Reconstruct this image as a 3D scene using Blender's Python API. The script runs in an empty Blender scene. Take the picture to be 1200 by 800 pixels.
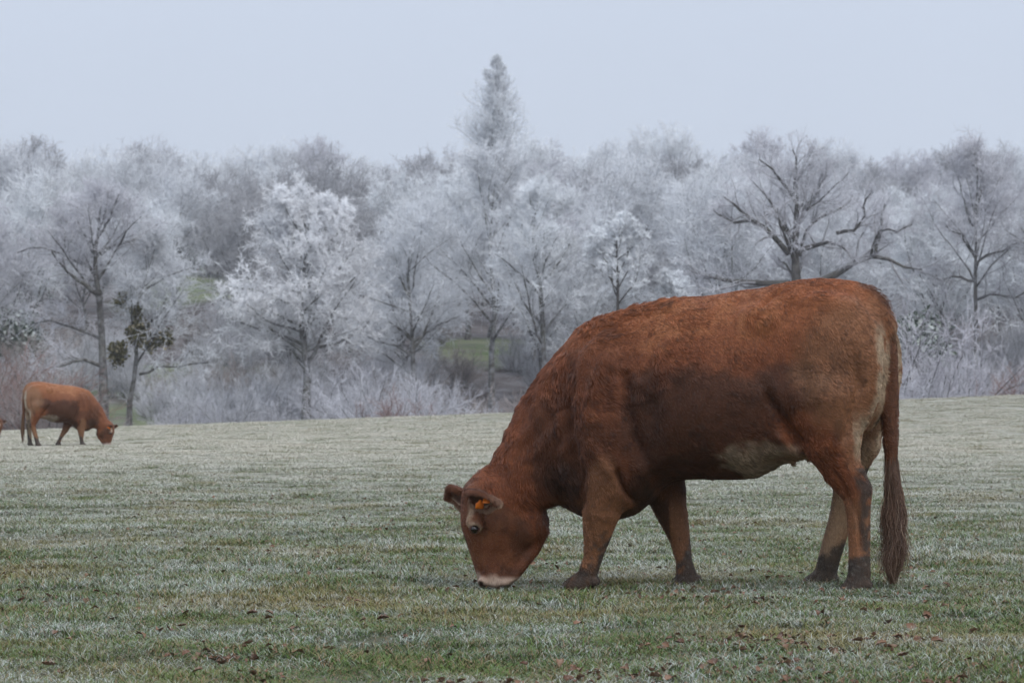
import bpy, math, random
import numpy as np
from mathutils import Vector
from mathutils.bvhtree import BVHTree

scene = bpy.context.scene
rng = np.random.default_rng(7)
random.seed(7)
R = math.radians

# ------------------------------------------------------------------ camera
FPX = 3333.0          # 100 mm lens on a 36 mm frame, in pixels of a 1200 px wide frame
EYE = 0.86            # camera height above the pasture
HOR = 476.0           # pixel row of the horizon
cam_data = bpy.data.cameras.new("camera")
cam = bpy.data.objects.new("camera", cam_data)
scene.collection.objects.link(cam)
cam_data.lens = 100.0
cam_data.sensor_width = 36.0
cam_data.shift_y = (HOR - 400.0) / 1200.0
cam_data.clip_start = 0.5
cam_data.clip_end = 9000.0
cam.location = (0, 0, EYE)
cam.rotation_euler = (R(90), 0, 0)
cam_data.dof.use_dof = True
cam_data.dof.focus_distance = 13.1
cam_data.dof.aperture_fstop = 11.0
scene.camera = cam

# ------------------------------------------------------------------ light
SUN_EL, SUN_AZ = 48.0, 38.0        # elevation, and azimuth clockwise from +Y seen from above (behind-right = >90)
SUN_AZ = 140.0
world = bpy.data.worlds.new("World")
scene.world = world
world.use_nodes = True
wn, wl = world.node_tree.nodes, world.node_tree.links
wn.clear()
w_out = wn.new("ShaderNodeOutputWorld")
w_bg = wn.new("ShaderNodeBackground")
w_sky = wn.new("ShaderNodeTexSky")
w_sky.sky_type = 'NISHITA'
w_sky.sun_disc = False
w_sky.sun_elevation = R(SUN_EL)
w_sky.sun_rotation = R(SUN_AZ)
w_sky.air_density = 1.0
w_sky.dust_density = 3.0
w_sky.ozone_density = 1.0
# an overcast cloud layer hides nearly all of the clear sky: brighter towards the zenith, as overcast skies are
w_tc = wn.new("ShaderNodeTexCoord")
w_sep = wn.new("ShaderNodeSeparateXYZ")
w_ramp = wn.new("ShaderNodeValToRGB")
w_ramp.color_ramp.interpolation = 'B_SPLINE'
e = w_ramp.color_ramp.elements
e[0].position = 0.0;  e[0].color = (0.330, 0.356, 0.405, 1)
e[1].position = 1.0;  e[1].color = (0.80, 0.855, 0.95, 1)
m1 = e.new(0.10); m1.color = (0.295, 0.328, 0.388, 1)
m2 = e.new(0.30); m2.color = (0.40, 0.45, 0.54, 1)
w_nz = wn.new("ShaderNodeTexNoise")
w_nz.inputs['Scale'].default_value = 2.2
w_nz.inputs['Detail'].default_value = 3.0
w_mr = wn.new("ShaderNodeMapRange")
w_mr.inputs['From Min'].default_value = 0.3; w_mr.inputs['From Max'].default_value = 0.7
w_mr.inputs['To Min'].default_value = 18.7; w_mr.inputs['To Max'].default_value = 20.6
w_mul = wn.new("ShaderNodeVectorMath"); w_mul.operation = 'SCALE'
w_mix = wn.new("ShaderNodeMix"); w_mix.data_type = 'RGBA'
w_mix.inputs[0].default_value = 0.93
wl.new(w_tc.outputs['Generated'], w_sep.inputs[0])
wl.new(w_sep.outputs['Z'], w_ramp.inputs[0])
wl.new(w_tc.outputs['Generated'], w_nz.inputs['Vector'])
wl.new(w_nz.outputs[0], w_mr.inputs[0])
wl.new(w_ramp.outputs[0], w_mul.inputs[0])
wl.new(w_mr.outputs[0], w_mul.inputs['Scale'])
wl.new(w_sky.outputs[0], w_mix.inputs[6])
wl.new(w_mul.outputs[0], w_mix.inputs[7])
wl.new(w_mix.outputs[2], w_bg.inputs['Color'])
w_bg.inputs['Strength'].default_value = 0.10
wl.new(w_bg.outputs[0], w_out.inputs['Surface'])

sun_d = bpy.data.lights.new("sun", 'SUN')
sun_d.energy = 1.3
sun_d.angle = R(38)
sun_d.color = (1.0, 0.95, 0.88)
sun = bpy.data.objects.new("sun", sun_d)
scene.collection.objects.link(sun)
sv = Vector((math.sin(R(SUN_AZ)) * math.cos(R(SUN_EL)), math.cos(R(SUN_AZ)) * math.cos(R(SUN_EL)), math.sin(R(SUN_EL))))
sun.rotation_euler = (-sv).to_track_quat('-Z', 'Y').to_euler()

scene.view_settings.view_transform = 'Standard'
scene.view_settings.look = 'None'
scene.view_settings.exposure = 0.0
scene.view_settings.gamma = 1.0
scene.view_settings.use_curve_mapping = False
scene.cycles.use_denoising = True
scene.cycles.max_bounces = 6
scene.cycles.diffuse_bounces = 4
scene.cycles.volume_bounces = 1
scene.render.engine = 'CYCLES'

COL = scene.collection

# ------------------------------------------------------------------ small helpers
def smooth01(t):
    t = np.clip(t, 0, 1)
    return t * t * (3 - 2 * t)

def _hash(ix, iy, iz, seed):
    n = (ix * 374761393 + iy * 668265263 + iz * 1274126177 + seed * 974711) & 0xFFFFFFFF
    n = ((n ^ (n >> 13)) * 1103515245) & 0xFFFFFFFF
    n = ((n ^ (n >> 15)) * 2246822519) & 0xFFFFFFFF
    return ((n ^ (n >> 16)) & 0xFFFFFF) / float(0xFFFFFF)

def noise3(p, scale, seed=0, octaves=1):
    """value noise in 0..1 at points p (n,3)"""
    p = np.asarray(p, dtype=np.float64) * scale
    out = np.zeros(len(p)); amp = 1.0; tot = 0.0
    for o in range(octaves):
        f = np.floor(p); q = p - f; q = q * q * (3 - 2 * q)
        i = f.astype(np.int64)
        v = 0
        for dx in (0, 1):
            wx = q[:, 0] if dx else 1 - q[:, 0]
            for dy in (0, 1):
                wy = q[:, 1] if dy else 1 - q[:, 1]
                for dz in (0, 1):
                    wz = q[:, 2] if dz else 1 - q[:, 2]
                    v = v + wx * wy * wz * _hash(i[:, 0] + dx, i[:, 1] + dy, i[:, 2] + dz, seed + o * 31)
        out += amp * v; tot += amp
        amp *= 0.5; p = p * 2.03 + 11.7
    return out / tot

def mesh_from(name, verts, faces, smooth=True):
    """verts (n,3); faces: one integer array (f,k) or a list of such arrays"""
    if not isinstance(faces, (list, tuple)):
        faces = [faces]
    faces = [np.asarray(f, dtype=np.int32) for f in faces if len(f)]
    me = bpy.data.meshes.new(name)
    verts = np.ascontiguousarray(verts, dtype=np.float32)
    me.vertices.add(len(verts))
    me.vertices.foreach_set("co", verts.ravel())
    nl = sum(f.size for f in faces); nf = sum(len(f) for f in faces)
    me.loops.add(nl); me.polygons.add(nf)
    me.loops.foreach_set("vertex_index", np.concatenate([f.ravel() for f in faces]))
    sizes = np.concatenate([np.full(len(f), f.shape[1], dtype=np.int32) for f in faces])
    starts = np.concatenate([[0], np.cumsum(sizes)[:-1]]).astype(np.int32)
    me.polygons.foreach_set("loop_start", starts)
    if smooth:
        me.polygons.foreach_set("use_smooth", np.ones(nf, dtype=bool))
    me.update(calc_edges=True)
    return me

def add_attr(me, name, kind, domain, data):
    a = me.attributes.new(name, kind, domain)
    data = np.ascontiguousarray(data, dtype=np.float32).ravel()
    a.data.foreach_set({'FLOAT': 'value', 'FLOAT_COLOR': 'color', 'FLOAT_VECTOR': 'vector'}[kind], data)

def link(name, data, parent=None, mat=None):
    o = bpy.data.objects.new(name, data)
    COL.objects.link(o)
    if parent is not None:
        o.parent = parent
    if mat is not None:
        o.data.materials.append(mat)
    return o

def tag(o, label=None, category=None, group=None, kind=None):
    if label: o['label'] = label
    if category: o['category'] = category
    if group: o['group'] = group
    if kind: o['kind'] = kind
    return o

class Mat:
    """a small wrapper for building node materials"""
    def __init__(self, name, rough=0.8, spec=0.3):
        self.m = bpy.data.materials.new(name)
        self.m.use_nodes = True
        self.t = self.m.node_tree
        self.bsdf = self.t.nodes['Principled BSDF']
        self.bsdf.inputs['Roughness'].default_value = rough
        self.bsdf.inputs['Specular IOR Level'].default_value = spec
    def n(self, kind, **kw):
        nd = self.t.nodes.new(kind)
        for k, v in kw.items():
            setattr(nd, k, v)
        return nd
    def l(self, a, b):
        self.t.links.new(a, b)
    def attr(self, name, typ='GEOMETRY'):
        return self.n("ShaderNodeAttribute", attribute_name=name, attribute_type=typ)
    def pos(self):
        return self.n("ShaderNodeNewGeometry").outputs['Position']
    def noise(self, scale, detail=3.0, vec=None, rough=0.55):
        nd = self.n("ShaderNodeTexNoise")
        nd.inputs['Scale'].default_value = scale
        nd.inputs['Detail'].default_value = detail
        nd.inputs['Roughness'].default_value = rough
        if vec is not None: self.l(vec, nd.inputs['Vector'])
        return nd.outputs[0]
    def rng(self, v, a, b, c=0.0, d=1.0):
        nd = self.n("ShaderNodeMapRange")
        for k, x in zip(('From Min', 'From Max', 'To Min', 'To Max'), (a, b, c, d)):
            nd.inputs[k].default_value = x
        self.l(v, nd.inputs[0])
        return nd.outputs[0]
    def math(self, op, a, b=None):
        nd = self.n("ShaderNodeMath", operation=op)
        for i, v in enumerate((a, b)):
            if v is None: continue
            if isinstance(v, (int, float)): nd.inputs[i].default_value = v
            else: self.l(v, nd.inputs[i])
        return nd.outputs[0]
    def mix(self, f, a, b):
        nd = self.n("ShaderNodeMix", data_type='RGBA')
        for sock, v in ((nd.inputs[0], f), (nd.inputs[6], a), (nd.inputs[7], b)):
            if isinstance(v, (int, float)): sock.default_value = v
            elif isinstance(v, (tuple, list)): sock.default_value = (*v[:3], 1)
            else: self.l(v, sock)
        return nd.outputs[2]
    def color(self, c):
        if isinstance(c, (tuple, list)): self.bsdf.inputs['Base Color'].default_value = (*c[:3], 1)
        else: self.l(c, self.bsdf.inputs['Base Color'])
        return self
    def bump(self, h, strength=0.3, dist=0.01):
        nd = self.n("ShaderNodeBump")
        nd.inputs['Strength'].default_value = strength
        nd.inputs['Distance'].default_value = dist
        self.l(h, nd.inputs['Height'])
        self.l(nd.outputs[0], self.bsdf.inputs['Normal'])
        return self

# ------------------------------------------------------------------ the lie of the land
def terrain(x, y):
    x = np.asarray(x, dtype=np.float64); y = np.asarray(y, dtype=np.float64)
    # pasture: level near the camera, rising to the right towards its crest
    xe = np.clip(x, -40, 60)
    t = np.clip((np.minimum(y, 88) - 15) / 73.0, 0, 1)
    z = t ** 3 * 0.035 * (xe + 18.7)
    # behind the crest the ground drops into a small valley
    u = np.maximum(y - 86, 0)
    drop = np.where(u < 30, 0.0022 * u * u, 1.98 + (u - 30) * 0.06)
    drop = np.minimum(drop, 2.8 + 0.4 * np.tanh((u - 70) / 40))
    z = z * (1 - smooth01((y - 95) / 90.0)) - drop
    # wooded hill on the far side of the valley
    hill = 0.118 * np.maximum(y - 185, 0)
    top = 28.5 + 2.5 * np.sin(x / 55.0 + 0.6) + 1.8 * np.sin(x / 23.0 + 2.0)
    k = 8.0
    h = np.clip(0.5 + 0.5 * (top - hill) / k, 0, 1)
    hill = top * (1 - h) + hill * h - k * h * (1 - h)
    hill = np.where(y > 185, np.maximum(hill, 0), 0)
    z = z + hill + 0.02 * np.maximum(y - 520, 0)
    z = z + np.where(y > 110, smooth01((y - 110) / 60) * 0.5 * (np.sin(x / 9.0 + y / 17.0) + np.sin(x / 14.0 - y / 11.0)), 0)
    # small unevenness of the turf
    p = np.stack([x.ravel(), y.ravel(), np.zeros(x.size)], 1)
    fade = np.clip(1.2 - np.abs(y) / 100.0, 0, 1)
    z = z + fade * ((noise3(p, 1.7, 3, 2) - 0.5) * 0.035 + (noise3(p, 0.45, 5) - 0.5) * 0.05).reshape(x.shape)
    return z

def ground_at_pixel(px, py, lo=7.0, hi=120.0):
    d = np.linspace(lo, hi, 4000)
    x = (px - 600) / FPX * d
    z = EYE + (HOR - py) / FPX * d
    s = z - terrain(x, d)
    i = int(np.argmax(s < 0))
    return x[i], d[i], float(terrain(x[i:i + 1], d[i:i + 1])[0])

def graded(a, b, n, p):
    return a + (b - a) * np.linspace(0, 1, n) ** p

# ------------------------------------------------------------------ ground sheet
def build_ground():
    ys = np.concatenate([np.linspace(-260, -10, 14), np.linspace(-8, 7, 12), np.linspace(7.3, 22, 110),
                         np.linspace(22.3, 60, 120), np.linspace(60.5, 120, 100), np.linspace(121, 260, 90),
                         np.linspace(263, 620, 110), graded(640, 4200, 16, 1.6)])
    xs = np.concatenate([-graded(9000 ** .5, 75 ** .5, 22, 1) ** 2, np.linspace(-74, -7, 60), np.linspace(-6.8, 6.8, 110),
                         np.linspace(7, 74, 60), graded(75 ** .5, 9000 ** .5, 22, 1) ** 2])
    X, Y = np.meshgrid(xs, ys)
    Z = terrain(X, Y)
    v = np.stack([X.ravel(), Y.ravel(), Z.ravel()], 1)
    nx, ny = len(xs), len(ys)
    i = (np.arange(ny - 1)[:, None] * nx + np.arange(nx - 1)[None]).ravel()
    f = np.stack([i, i + 1, i + nx + 1, i + nx], 1)
    me = mesh_from("ground", v, f)
    x, y = v[:, 0], v[:, 1]
    pasture = 1 - smooth01((y - 100) / 14)
    # open meadow clearings between the woods
    def spot(cx, cy, rx, ry):
        return 1 - smooth01((np.hypot((x - cx) / rx, (y - cy) / ry) - 0.75) / 0.4)
    meadow = np.maximum.reduce([spot(-38, 335, 7, 40), spot(-36, 240, 16, 18), spot(-2.5, 262, 6, 20), spot(-27, 200, 12, 22)])
    meadow = np.maximum(meadow, smooth01((y - 700) / 100) * 0.6)
    stubble = spot(-38, 374, 9, 10)
    add_attr(me, "zone", 'FLOAT_COLOR', 'POINT', np.stack([pasture, meadow, stubble, np.ones_like(x)], 1))
    m = Mat("turf_and_leaf_litter", 0.95, 0.15)
    pos = m.pos()
    sep = m.n("ShaderNodeSeparateColor"); m.l(m.attr("zone").outputs['Color'], sep.inputs[0])
    big = m.noise(0.55, 4, pos); mid = m.noise(4.0, 4, pos); fine = m.noise(40, 3, pos)
    soil = m.mix(m.rng(mid, .35, .65), (0.045, 0.05, 0.022), (0.085, 0.07, 0.045))
    frost = m.mix(m.rng(fine, .35, .65), (0.07, 0.085, 0.05), (0.17, 0.18, 0.15))
    turf = m.mix(m.rng(big, .35, .62, .25, .8), soil, frost)
    green = m.mix(m.rng(m.noise(.25, 4, pos), .35, .65), (0.085, 0.120, 0.045), (0.18, 0.195, 0.115))
    litter = m.mix(m.rng(m.noise(.5, 5, pos), .35, .65), (0.075, 0.06, 0.055), (0.20, 0.19, 0.195))
    c = m.mix(m.math('MULTIPLY', sep.outputs[1], m.rng(m.noise(.30, 4, pos), .34, .54, .30, 1.0)), litter, green)
    c = m.mix(sep.outputs[2], c, (0.20, 0.105, 0.055))
    c = m.mix(sep.outputs[0], c, turf)
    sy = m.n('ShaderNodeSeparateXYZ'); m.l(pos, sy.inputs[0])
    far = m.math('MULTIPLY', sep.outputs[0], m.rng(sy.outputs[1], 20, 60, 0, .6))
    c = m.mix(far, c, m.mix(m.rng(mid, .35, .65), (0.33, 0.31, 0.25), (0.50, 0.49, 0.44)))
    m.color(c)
    m.bump(fine, 0.5, 0.02)
    return tag(link("ground", me, None, m.m), kind='structure')

# ------------------------------------------------------------------ cattle: a sculpted distance field, meshed as one surface
COW_Y = 13.3
COW_X = (830 - 600) / FPX * COW_Y
YAW = R(13.0)
FWD = np.array([-math.cos(YAW), math.sin(YAW)])      # the near cow's heading
LFT = np.array([-math.sin(YAW), -math.cos(YAW)])     # towards its left flank
S = 250.0                                            # pixels per metre at the cow, for widths read off the photograph

def loc(px, py, yl):
    """point of the cow in its own frame (x forward, y left, z up) for a sighting at lateral offset yl"""
    rx = (px - 600) / FPX
    t = (yl + COW_X * LFT[0] + COW_Y * LFT[1]) / (rx * LFT[0] + LFT[1])
    wx, wy = rx * t - COW_X, t - COW_Y
    return np.array([wx * FWD[0] + wy * FWD[1], yl, EYE + (HOR - py) / FPX * t])

def surface_nets(D, h, org):
    nx, ny, nz = D.shape
    s = D < 0
    c = [(a, b, g) for a in (0, 1) for b in (0, 1) for g in (0, 1)]
    cnt = np.zeros((nx - 1, ny - 1, nz - 1), dtype=np.int8)
    for a, b, g in c:
        cnt += s[a:nx - 1 + a, b:ny - 1 + b, g:nz - 1 + g]
    cells = np.argwhere((cnt > 0) & (cnt < 8))
    acc = np.zeros((len(cells), 3)); num = np.zeros(len(cells))
    corner = {o: D[cells[:, 0] + o[0], cells[:, 1] + o[1], cells[:, 2] + o[2]] for o in c}
    for o in c:
        for ax in range(3):
            if o[ax] == 0:
                q = list(o); q[ax] = 1; q = tuple(q)
                d0, d1 = corner[o], corner[q]
                m = (d0 < 0) != (d1 < 0)
                t = np.where(m, d0 / np.where(d0 == d1, 1, d0 - d1), 0)
                p = np.array(o, dtype=float)[None] + np.eye(3)[ax][None] * t[:, None]
                acc[m] += p[m]; num[m] += 1
    v = org + h * (cells + acc / num[:, None])
    idx = np.full((nx - 1, ny - 1, nz - 1), -1, dtype=np.int32)
    idx[cells[:, 0], cells[:, 1], cells[:, 2]] = np.arange(len(cells))
    quads = []
    for ax in range(3):
        sl0 = [slice(None)] * 3; sl1 = [slice(None)] * 3
        sl0[ax] = slice(0, -1); sl1[ax] = slice(1, None)
        e = np.argwhere(s[tuple(sl0)] != s[tuple(sl1)])
        b, g = [(1, 2), (2, 0), (0, 1)][ax]
        ok = (e[:, b] > 0) & (e[:, g] > 0) & (e[:, b] < D.shape[b] - 1) & (e[:, g] < D.shape[g] - 1)
        e = e[ok]
        inside = s[e[:, 0], e[:, 1], e[:, 2]]
        def at(db, dg):
            q = e.copy(); q[:, b] += db; q[:, g] += dg
            return idx[q[:, 0], q[:, 1], q[:, 2]]
        q = np.stack([at(-1, -1), at(0, -1), at(0, 0), at(-1, 0)], 1)
        q[~inside] = q[~inside][:, ::-1]
        quads.append(q)
    f = np.concatenate(quads)
    f = f[(f >= 0).all(1)]
    return v, f

def relax(v, f, n, lam=0.5):
    e = np.concatenate([f[:, [0, 1]], f[:, [1, 2]], f[:, [2, 3]], f[:, [3, 0]]])
    e = np.concatenate([e, e[:, ::-1]])
    deg = np.bincount(e[:, 0], minlength=len(v)).astype(float)
    for k in range(n):
        a = np.stack([np.bincount(e[:, 0], weights=v[e[:, 1], j], minlength=len(v)) for j in range(3)], 1) / deg[:, None]
        v = v + (lam if k % 2 == 0 else -lam * 1.03) * (a - v)
    return v

def vert_normals(v, f):
    n = np.cross(v[f[:, 2]] - v[f[:, 0]], v[f[:, 3]] - v[f[:, 1]])
    out = np.zeros_like(v)
    for k in range(4):
        for j in range(3):
            out[:, j] += np.bincount(f[:, k], weights=n[:, j], minlength=len(v))
    return out / np.maximum(np.linalg.norm(out, axis=1), 1e-9)[:, None]

class Field:
    def __init__(self, lo, hi, h):
        self.lo = np.array(lo, float); self.h = h
        n = np.ceil((np.array(hi) - lo) / h).astype(int) + 1
        self.ax = [lo[k] + h * np.arange(n[k]) for k in range(3)]
        self.D = np.full(tuple(n), 1.0, dtype=np.float32)
    def window(self, lo, hi):
        sl = []
        for k in range(3):
            a = int(max(0, math.floor((lo[k] - self.lo[k]) / self.h)))
            b = int(min(len(self.ax[k]), math.ceil((hi[k] - self.lo[k]) / self.h) + 1))
            sl.append(slice(a, max(b, a + 2)))
        x = self.ax[0][sl[0]][:, None, None]; y = self.ax[1][sl[1]][None, :, None]; z = self.ax[2][sl[2]][None, None, :]
        return tuple(sl), x, y, z
    def join(self, sl, d, k):
        a = self.D[sl]
        h = np.clip(0.5 + 0.5 * (a - d) / k, 0, 1)
        self.D[sl] = (a * (1 - h) + d * h - k * h * (1 - h)).astype(np.float32)
    def cut(self, sl, d, k):
        a = self.D[sl]; d = -d
        h = np.clip(0.5 - 0.5 * (a - d) / k, 0, 1)
        self.D[sl] = (a * (1 - h) + d * h + k * h * (1 - h)).astype(np.float32)
    def chain(self, nodes, k=0.03, ky=1.0, pad=0.12):
        """nodes: (point, radius): a tapering limb, joined to the body as one piece. ky flattens it sideways"""
        pts = np.array([np.asarray(a, float) for a, _ in nodes]); rad = np.array([q for _, q in nodes], float)
        m = rad.max() + pad
        sl, x, y, z = self.window(pts.min(0) - m, pts.max(0) + m)
        D = None
        for a, b, ra, rb in zip(pts[:-1], pts[1:], rad[:-1], rad[1:]):
            ab = b - a
            t = np.clip(((x - a[0]) * ab[0] + (y - a[1]) * ab[1] + (z - a[2]) * ab[2]) / max(ab @ ab, 1e-9), 0, 1)
            d = np.sqrt((x - a[0] - t * ab[0]) ** 2 + ((y - a[1] - t * ab[1]) / ky) ** 2 + (z - a[2] - t * ab[2]) ** 2) - (ra + t * (rb - ra))
            D = d if D is None else np.minimum(D, d)
        self.join(sl, D * min(ky, 1.0) if ky < 1 else D, k)
    def ball(self, c, r, k=0.05, pad=0.15, cut=False, tilt=0.0):
        c = np.asarray(c, float); r = np.asarray(r, float)
        m = max(r) + pad
        sl, x, y, z = self.window(c - m, c + m)
        dx, dz = x - c[0], z - c[2]
        if tilt:
            dx, dz = dx * math.cos(tilt) + dz * math.sin(tilt), -dx * math.sin(tilt) + dz * math.cos(tilt)
        q0 = np.sqrt((dx / r[0]) ** 2 + ((y - c[1]) / r[1]) ** 2 + (dz / r[2]) ** 2)
        q1 = np.sqrt((dx / r[0] ** 2) ** 2 + ((y - c[1]) / r[1] ** 2) ** 2 + (dz / r[2] ** 2) ** 2)
        d = q0 * (q0 - 1) / np.maximum(q1, 1e-6)
        (self.cut if cut else self.join)(sl, d, k)

def px_chain(rows, off=(0, 0)):
    return [(loc(px + off[0], py + off[1], yl), r / S) for px, py, r, yl in rows]

def cow_surface(h, pose):
    F = Field((-1.16, -0.62, -0.02), (1.42, 0.62, 1.56), h)
    # ---- trunk: sections along the spine
    top = [(1045, 378), (1041, 363), (1035, 351), (1025, 341), (1000, 331), (961, 327), (937, 328.5), (885, 339), (830, 347), (780, 352),
           (750, 357), (735, 362), (715, 367), (695, 377), (670, 396), (650, 420), (636, 450), (626, 490)]
    bot = [(1045, 395), (1043, 430), (1040, 480), (1010, 515), (937, 530), (906, 549), (885, 559), (859, 561), (827, 560), (795, 561), (775, 572),
           (760, 590), (745, 602), (722, 607), (690, 600), (670, 580), (652, 556), (634, 515), (626, 490)]
    wid = [(1045, .04), (1039, .08), (1031, .13), (1018, .185), (1000, .235), (980, .268), (950, .285), (910, .295), (870, .345), (830, .375), (790, .365), (755, .325), (720, .29), (690, .25), (660, .19), (640, .13), (626, .05)]
    def curve(rows):
        a = np.array([loc(px, py, 0.0) for px, py in rows]); o = np.argsort(a[:, 0]); return a[o, 0], a[o, 2]
    tx, tz = curve(top); bx, bz = curve(bot)
    wx = np.array([loc(px, 400, 0)[0] for px, w in wid]); ww = np.array([w for px, w in wid]); o = np.argsort(wx); wx, ww = wx[o], ww[o]
    sl, x, y, z = F.window((-1.1, -0.6, 0.2), (0.95, 0.6, 1.56))
    X1 = x[:, 0, 0]
    def soft(a): 
        k = max(3, int(0.05 / h)); ker = np.hanning(k + 2)[1:-1]; ker /= ker.sum()
        return np.convolve(np.pad(a, k, mode='edge'), ker, mode='same')[k:-k]
    zt = soft(np.interp(X1, tx, tz))[:, None, None]; zb = soft(np.interp(X1, bx, bz))[:, None, None]; w = soft(np.interp(X1, wx, ww))[:, None, None]
    zc, hh = (zt + zb) / 2, np.maximum((zt - zb) / 2, 0.01)
    u = np.clip((z - zc) / hh, -1.3, 1.3)
    we = w * (1.03 - 0.12 * u - 0.16 * np.maximum(u - 0.2, 0))
    f = ((np.abs(y) / we) ** 2.15 + np.abs(u) ** 2.15) ** (1 / 2.15)
    beyond = np.maximum(np.maximum(X1 - tx[-1], tx[0] - X1), 0)[:, None, None]
    g = np.gradient(f, h)
    d = (f - 1) / np.clip(np.sqrt(g[0] ** 2 + g[1] ** 2 + g[2] ** 2), 1.5, 40)
    d = np.maximum(d, -.8 * np.minimum(hh, w))
    F.D[sl] = np.minimum(F.D[sl], np.clip(d + beyond, -1, 1)).astype(np.float32)
    # ---- haunches, shoulders, hips
    for sd in (1, -1):
        th = loc(972, 432, .17)
        F.ball((th[0] - (.065 if sd < 0 else .005), sd * .17, th[2] + .0), (.23, .135, .34), .05)
        st = loc(972, 500, .17)
        F.ball((st[0], sd * .19, st[2]), (.115, .09, .22), .05, tilt=-0.25)
        hk = loc(890, 362, .2)
        F.ball((hk[0], sd * .215, hk[2] - .045), (.07, .045, .05), .09)
        pn = loc(1030, 385, .1)
        F.ball((pn[0] + (.085 if sd > 0 else .05), sd * .13, pn[2] - .04), (.08, .065, .10), .06)
        sh = loc(712, 478, .2)
        F.ball((sh[0], sd * .21, sh[2]), (.17, .105, .33), .07, tilt=-0.12)
        el = loc(722, 555, .2)
        F.ball((el[0], sd * .205, el[2]), (.11, .085, .15), .05)
        # flank fold between belly and thigh
        F.ball(loc(922, 508, .2) * np.array([1, sd, 1]), (.11, .055, .09), .06)
    F.ball(loc(722, 400, 0), (.18, .085, .10), .06)           # withers
    F.ball(loc(706, 580, 0), (.18, .13, .105), .05)            # brisket
    F.ball(loc(930, 520, 0), (.12, .12, .075), .05)            # udder
    for q in ((947, 532), (929, 537)):
        for sd in (.06, -.06):
            a = loc(q[0], q[1] - 10, sd); b = loc(q[0], q[1] + 7, sd)
            F.chain([(a, .017), (b, .011)], .015)
    # cleft between the buttocks, hollow in front of the thigh, groove behind the shoulder
    cl = loc(1058, 455, 0)
    F.ball(cl, (.11, .04, .30), .05, cut=True)
    for sd in (1, -1):
        F.ball(loc(903, 415, .3) * np.array([1, sd, 1]) + np.array([0, sd * .10, 0]), (.12, .07, .10), .12, cut=True)
        F.ball(loc(760, 500, .3) * np.array([1, sd, 1]) + np.array([0, sd * .105, 0]), (.05, .07, .22), .09, cut=True)
    # ---- neck
    F.chain([(loc(722, 478, 0), .37), (loc(690, 500, .01), .338), (loc(664, 514, .02), .272), (loc(637, 532, .04), .203), (loc(604, 570, .07), .155)], .05, ky=.62, pad=.2)
    F.chain([(loc(690, 574, 0), .065), (loc(664, 571, .03), .05), (loc(644, 577, .06), .06)], .05, ky=.6)      # dewlap
    # ---- head: sections from poll to muzzle, turned a little to the left
    hb = R(20.0); dh = 13.46
    rows = [(558, 556, 590, .05), (562, 550, 602, .085), (570, 545, 615, .105), (580, 542, 628, .115), (600, 541, 640, .122), (612, 541, 641, .124), (620, 543, 640, .118),
            (635, 547.5, 635, .10), (650, 552.5, 627, .087), (662, 556, 616, .080), (672, 559, 607, .079), (680, 561, 602.5, .078), (686, 563, 599, .072), (691, 567, 594, .058), (694, 574, 588, .02)]
    rows = rows[::-1]
    zz = np.array([EYE + (HOR - r[0]) / FPX * dh for r in rows])
    xw = lambda p: (p - 600) / FPX * dh
    # the midline of the head in the world, then in the cow's frame
    Hc = np.array([xw(590), dh])
    rel = Hc - np.array([COW_X, COW_Y]); hx, hy = rel @ FWD, rel @ LFT
    Fw = np.array([-math.cos(hb), -math.sin(hb)]); Nw = np.array([math.sin(hb), -math.cos(hb)])
    Fl = np.array([Fw @ FWD, Fw @ LFT]); Nl = np.array([Nw @ FWD, Nw @ LFT])
    half = np.array([(r[2] - r[1]) / 2 for r in rows]) / FPX * dh
    mid = np.array([xw((r[1] + r[2]) / 2) for r in rows])
    wn_ = np.array([r[3] for r in rows])
    hd = np.sqrt(np.maximum(half ** 2 - (wn_ * math.sin(hb)) ** 2, 1e-5)) / math.cos(hb)
    uc = -(mid - Hc[0]) / math.cos(hb)
    sl, x, y, z = F.window((hx - .42, hy - .36, -.02), (hx + .42, hy + .36, .62))
    Z1 = z[0, 0, :]
    I = lambda a: soft(np.interp(Z1, zz, a))[None, None, :]
    uu = (x - hx) * Fl[0] + (y - hy) * Fl[1] - I(uc)
    nn = (x - hx) * Nl[0] + (y - hy) * Nl[1]
    ud = uu / I(hd)
    weff = I(wn_) * (1 - .10 * np.clip(-ud - .1, 0, 1))
    f = (np.abs(ud) ** 2.5 + np.abs(nn / weff) ** 2.5) ** (1 / 2.5)
    g = np.gradient(f, h)
    d = (f - 1) / np.clip(np.sqrt(g[0] ** 2 + g[1] ** 2 + g[2] ** 2), 2.5, 60)
    d = np.maximum(d, -.8 * np.minimum(I(hd), I(wn_)))
    d = d + np.maximum(np.maximum(Z1 - zz[-1], zz[0] - Z1), 0)[None, None, :]
    F.join(sl, np.clip(d, -1, 1), .035)
    def head(px, py, n):
        """point of the head frame: image sighting on the plane n metres to its left of the midline"""
        u = -(xw(px) - Hc[0] - n * Nw[0]) / math.cos(hb) 
        p = np.array([hx, hy]) + u * Fl + n * Nl
        return np.array([p[0], p[1], EYE + (HOR - py) / FPX * dh])
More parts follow.
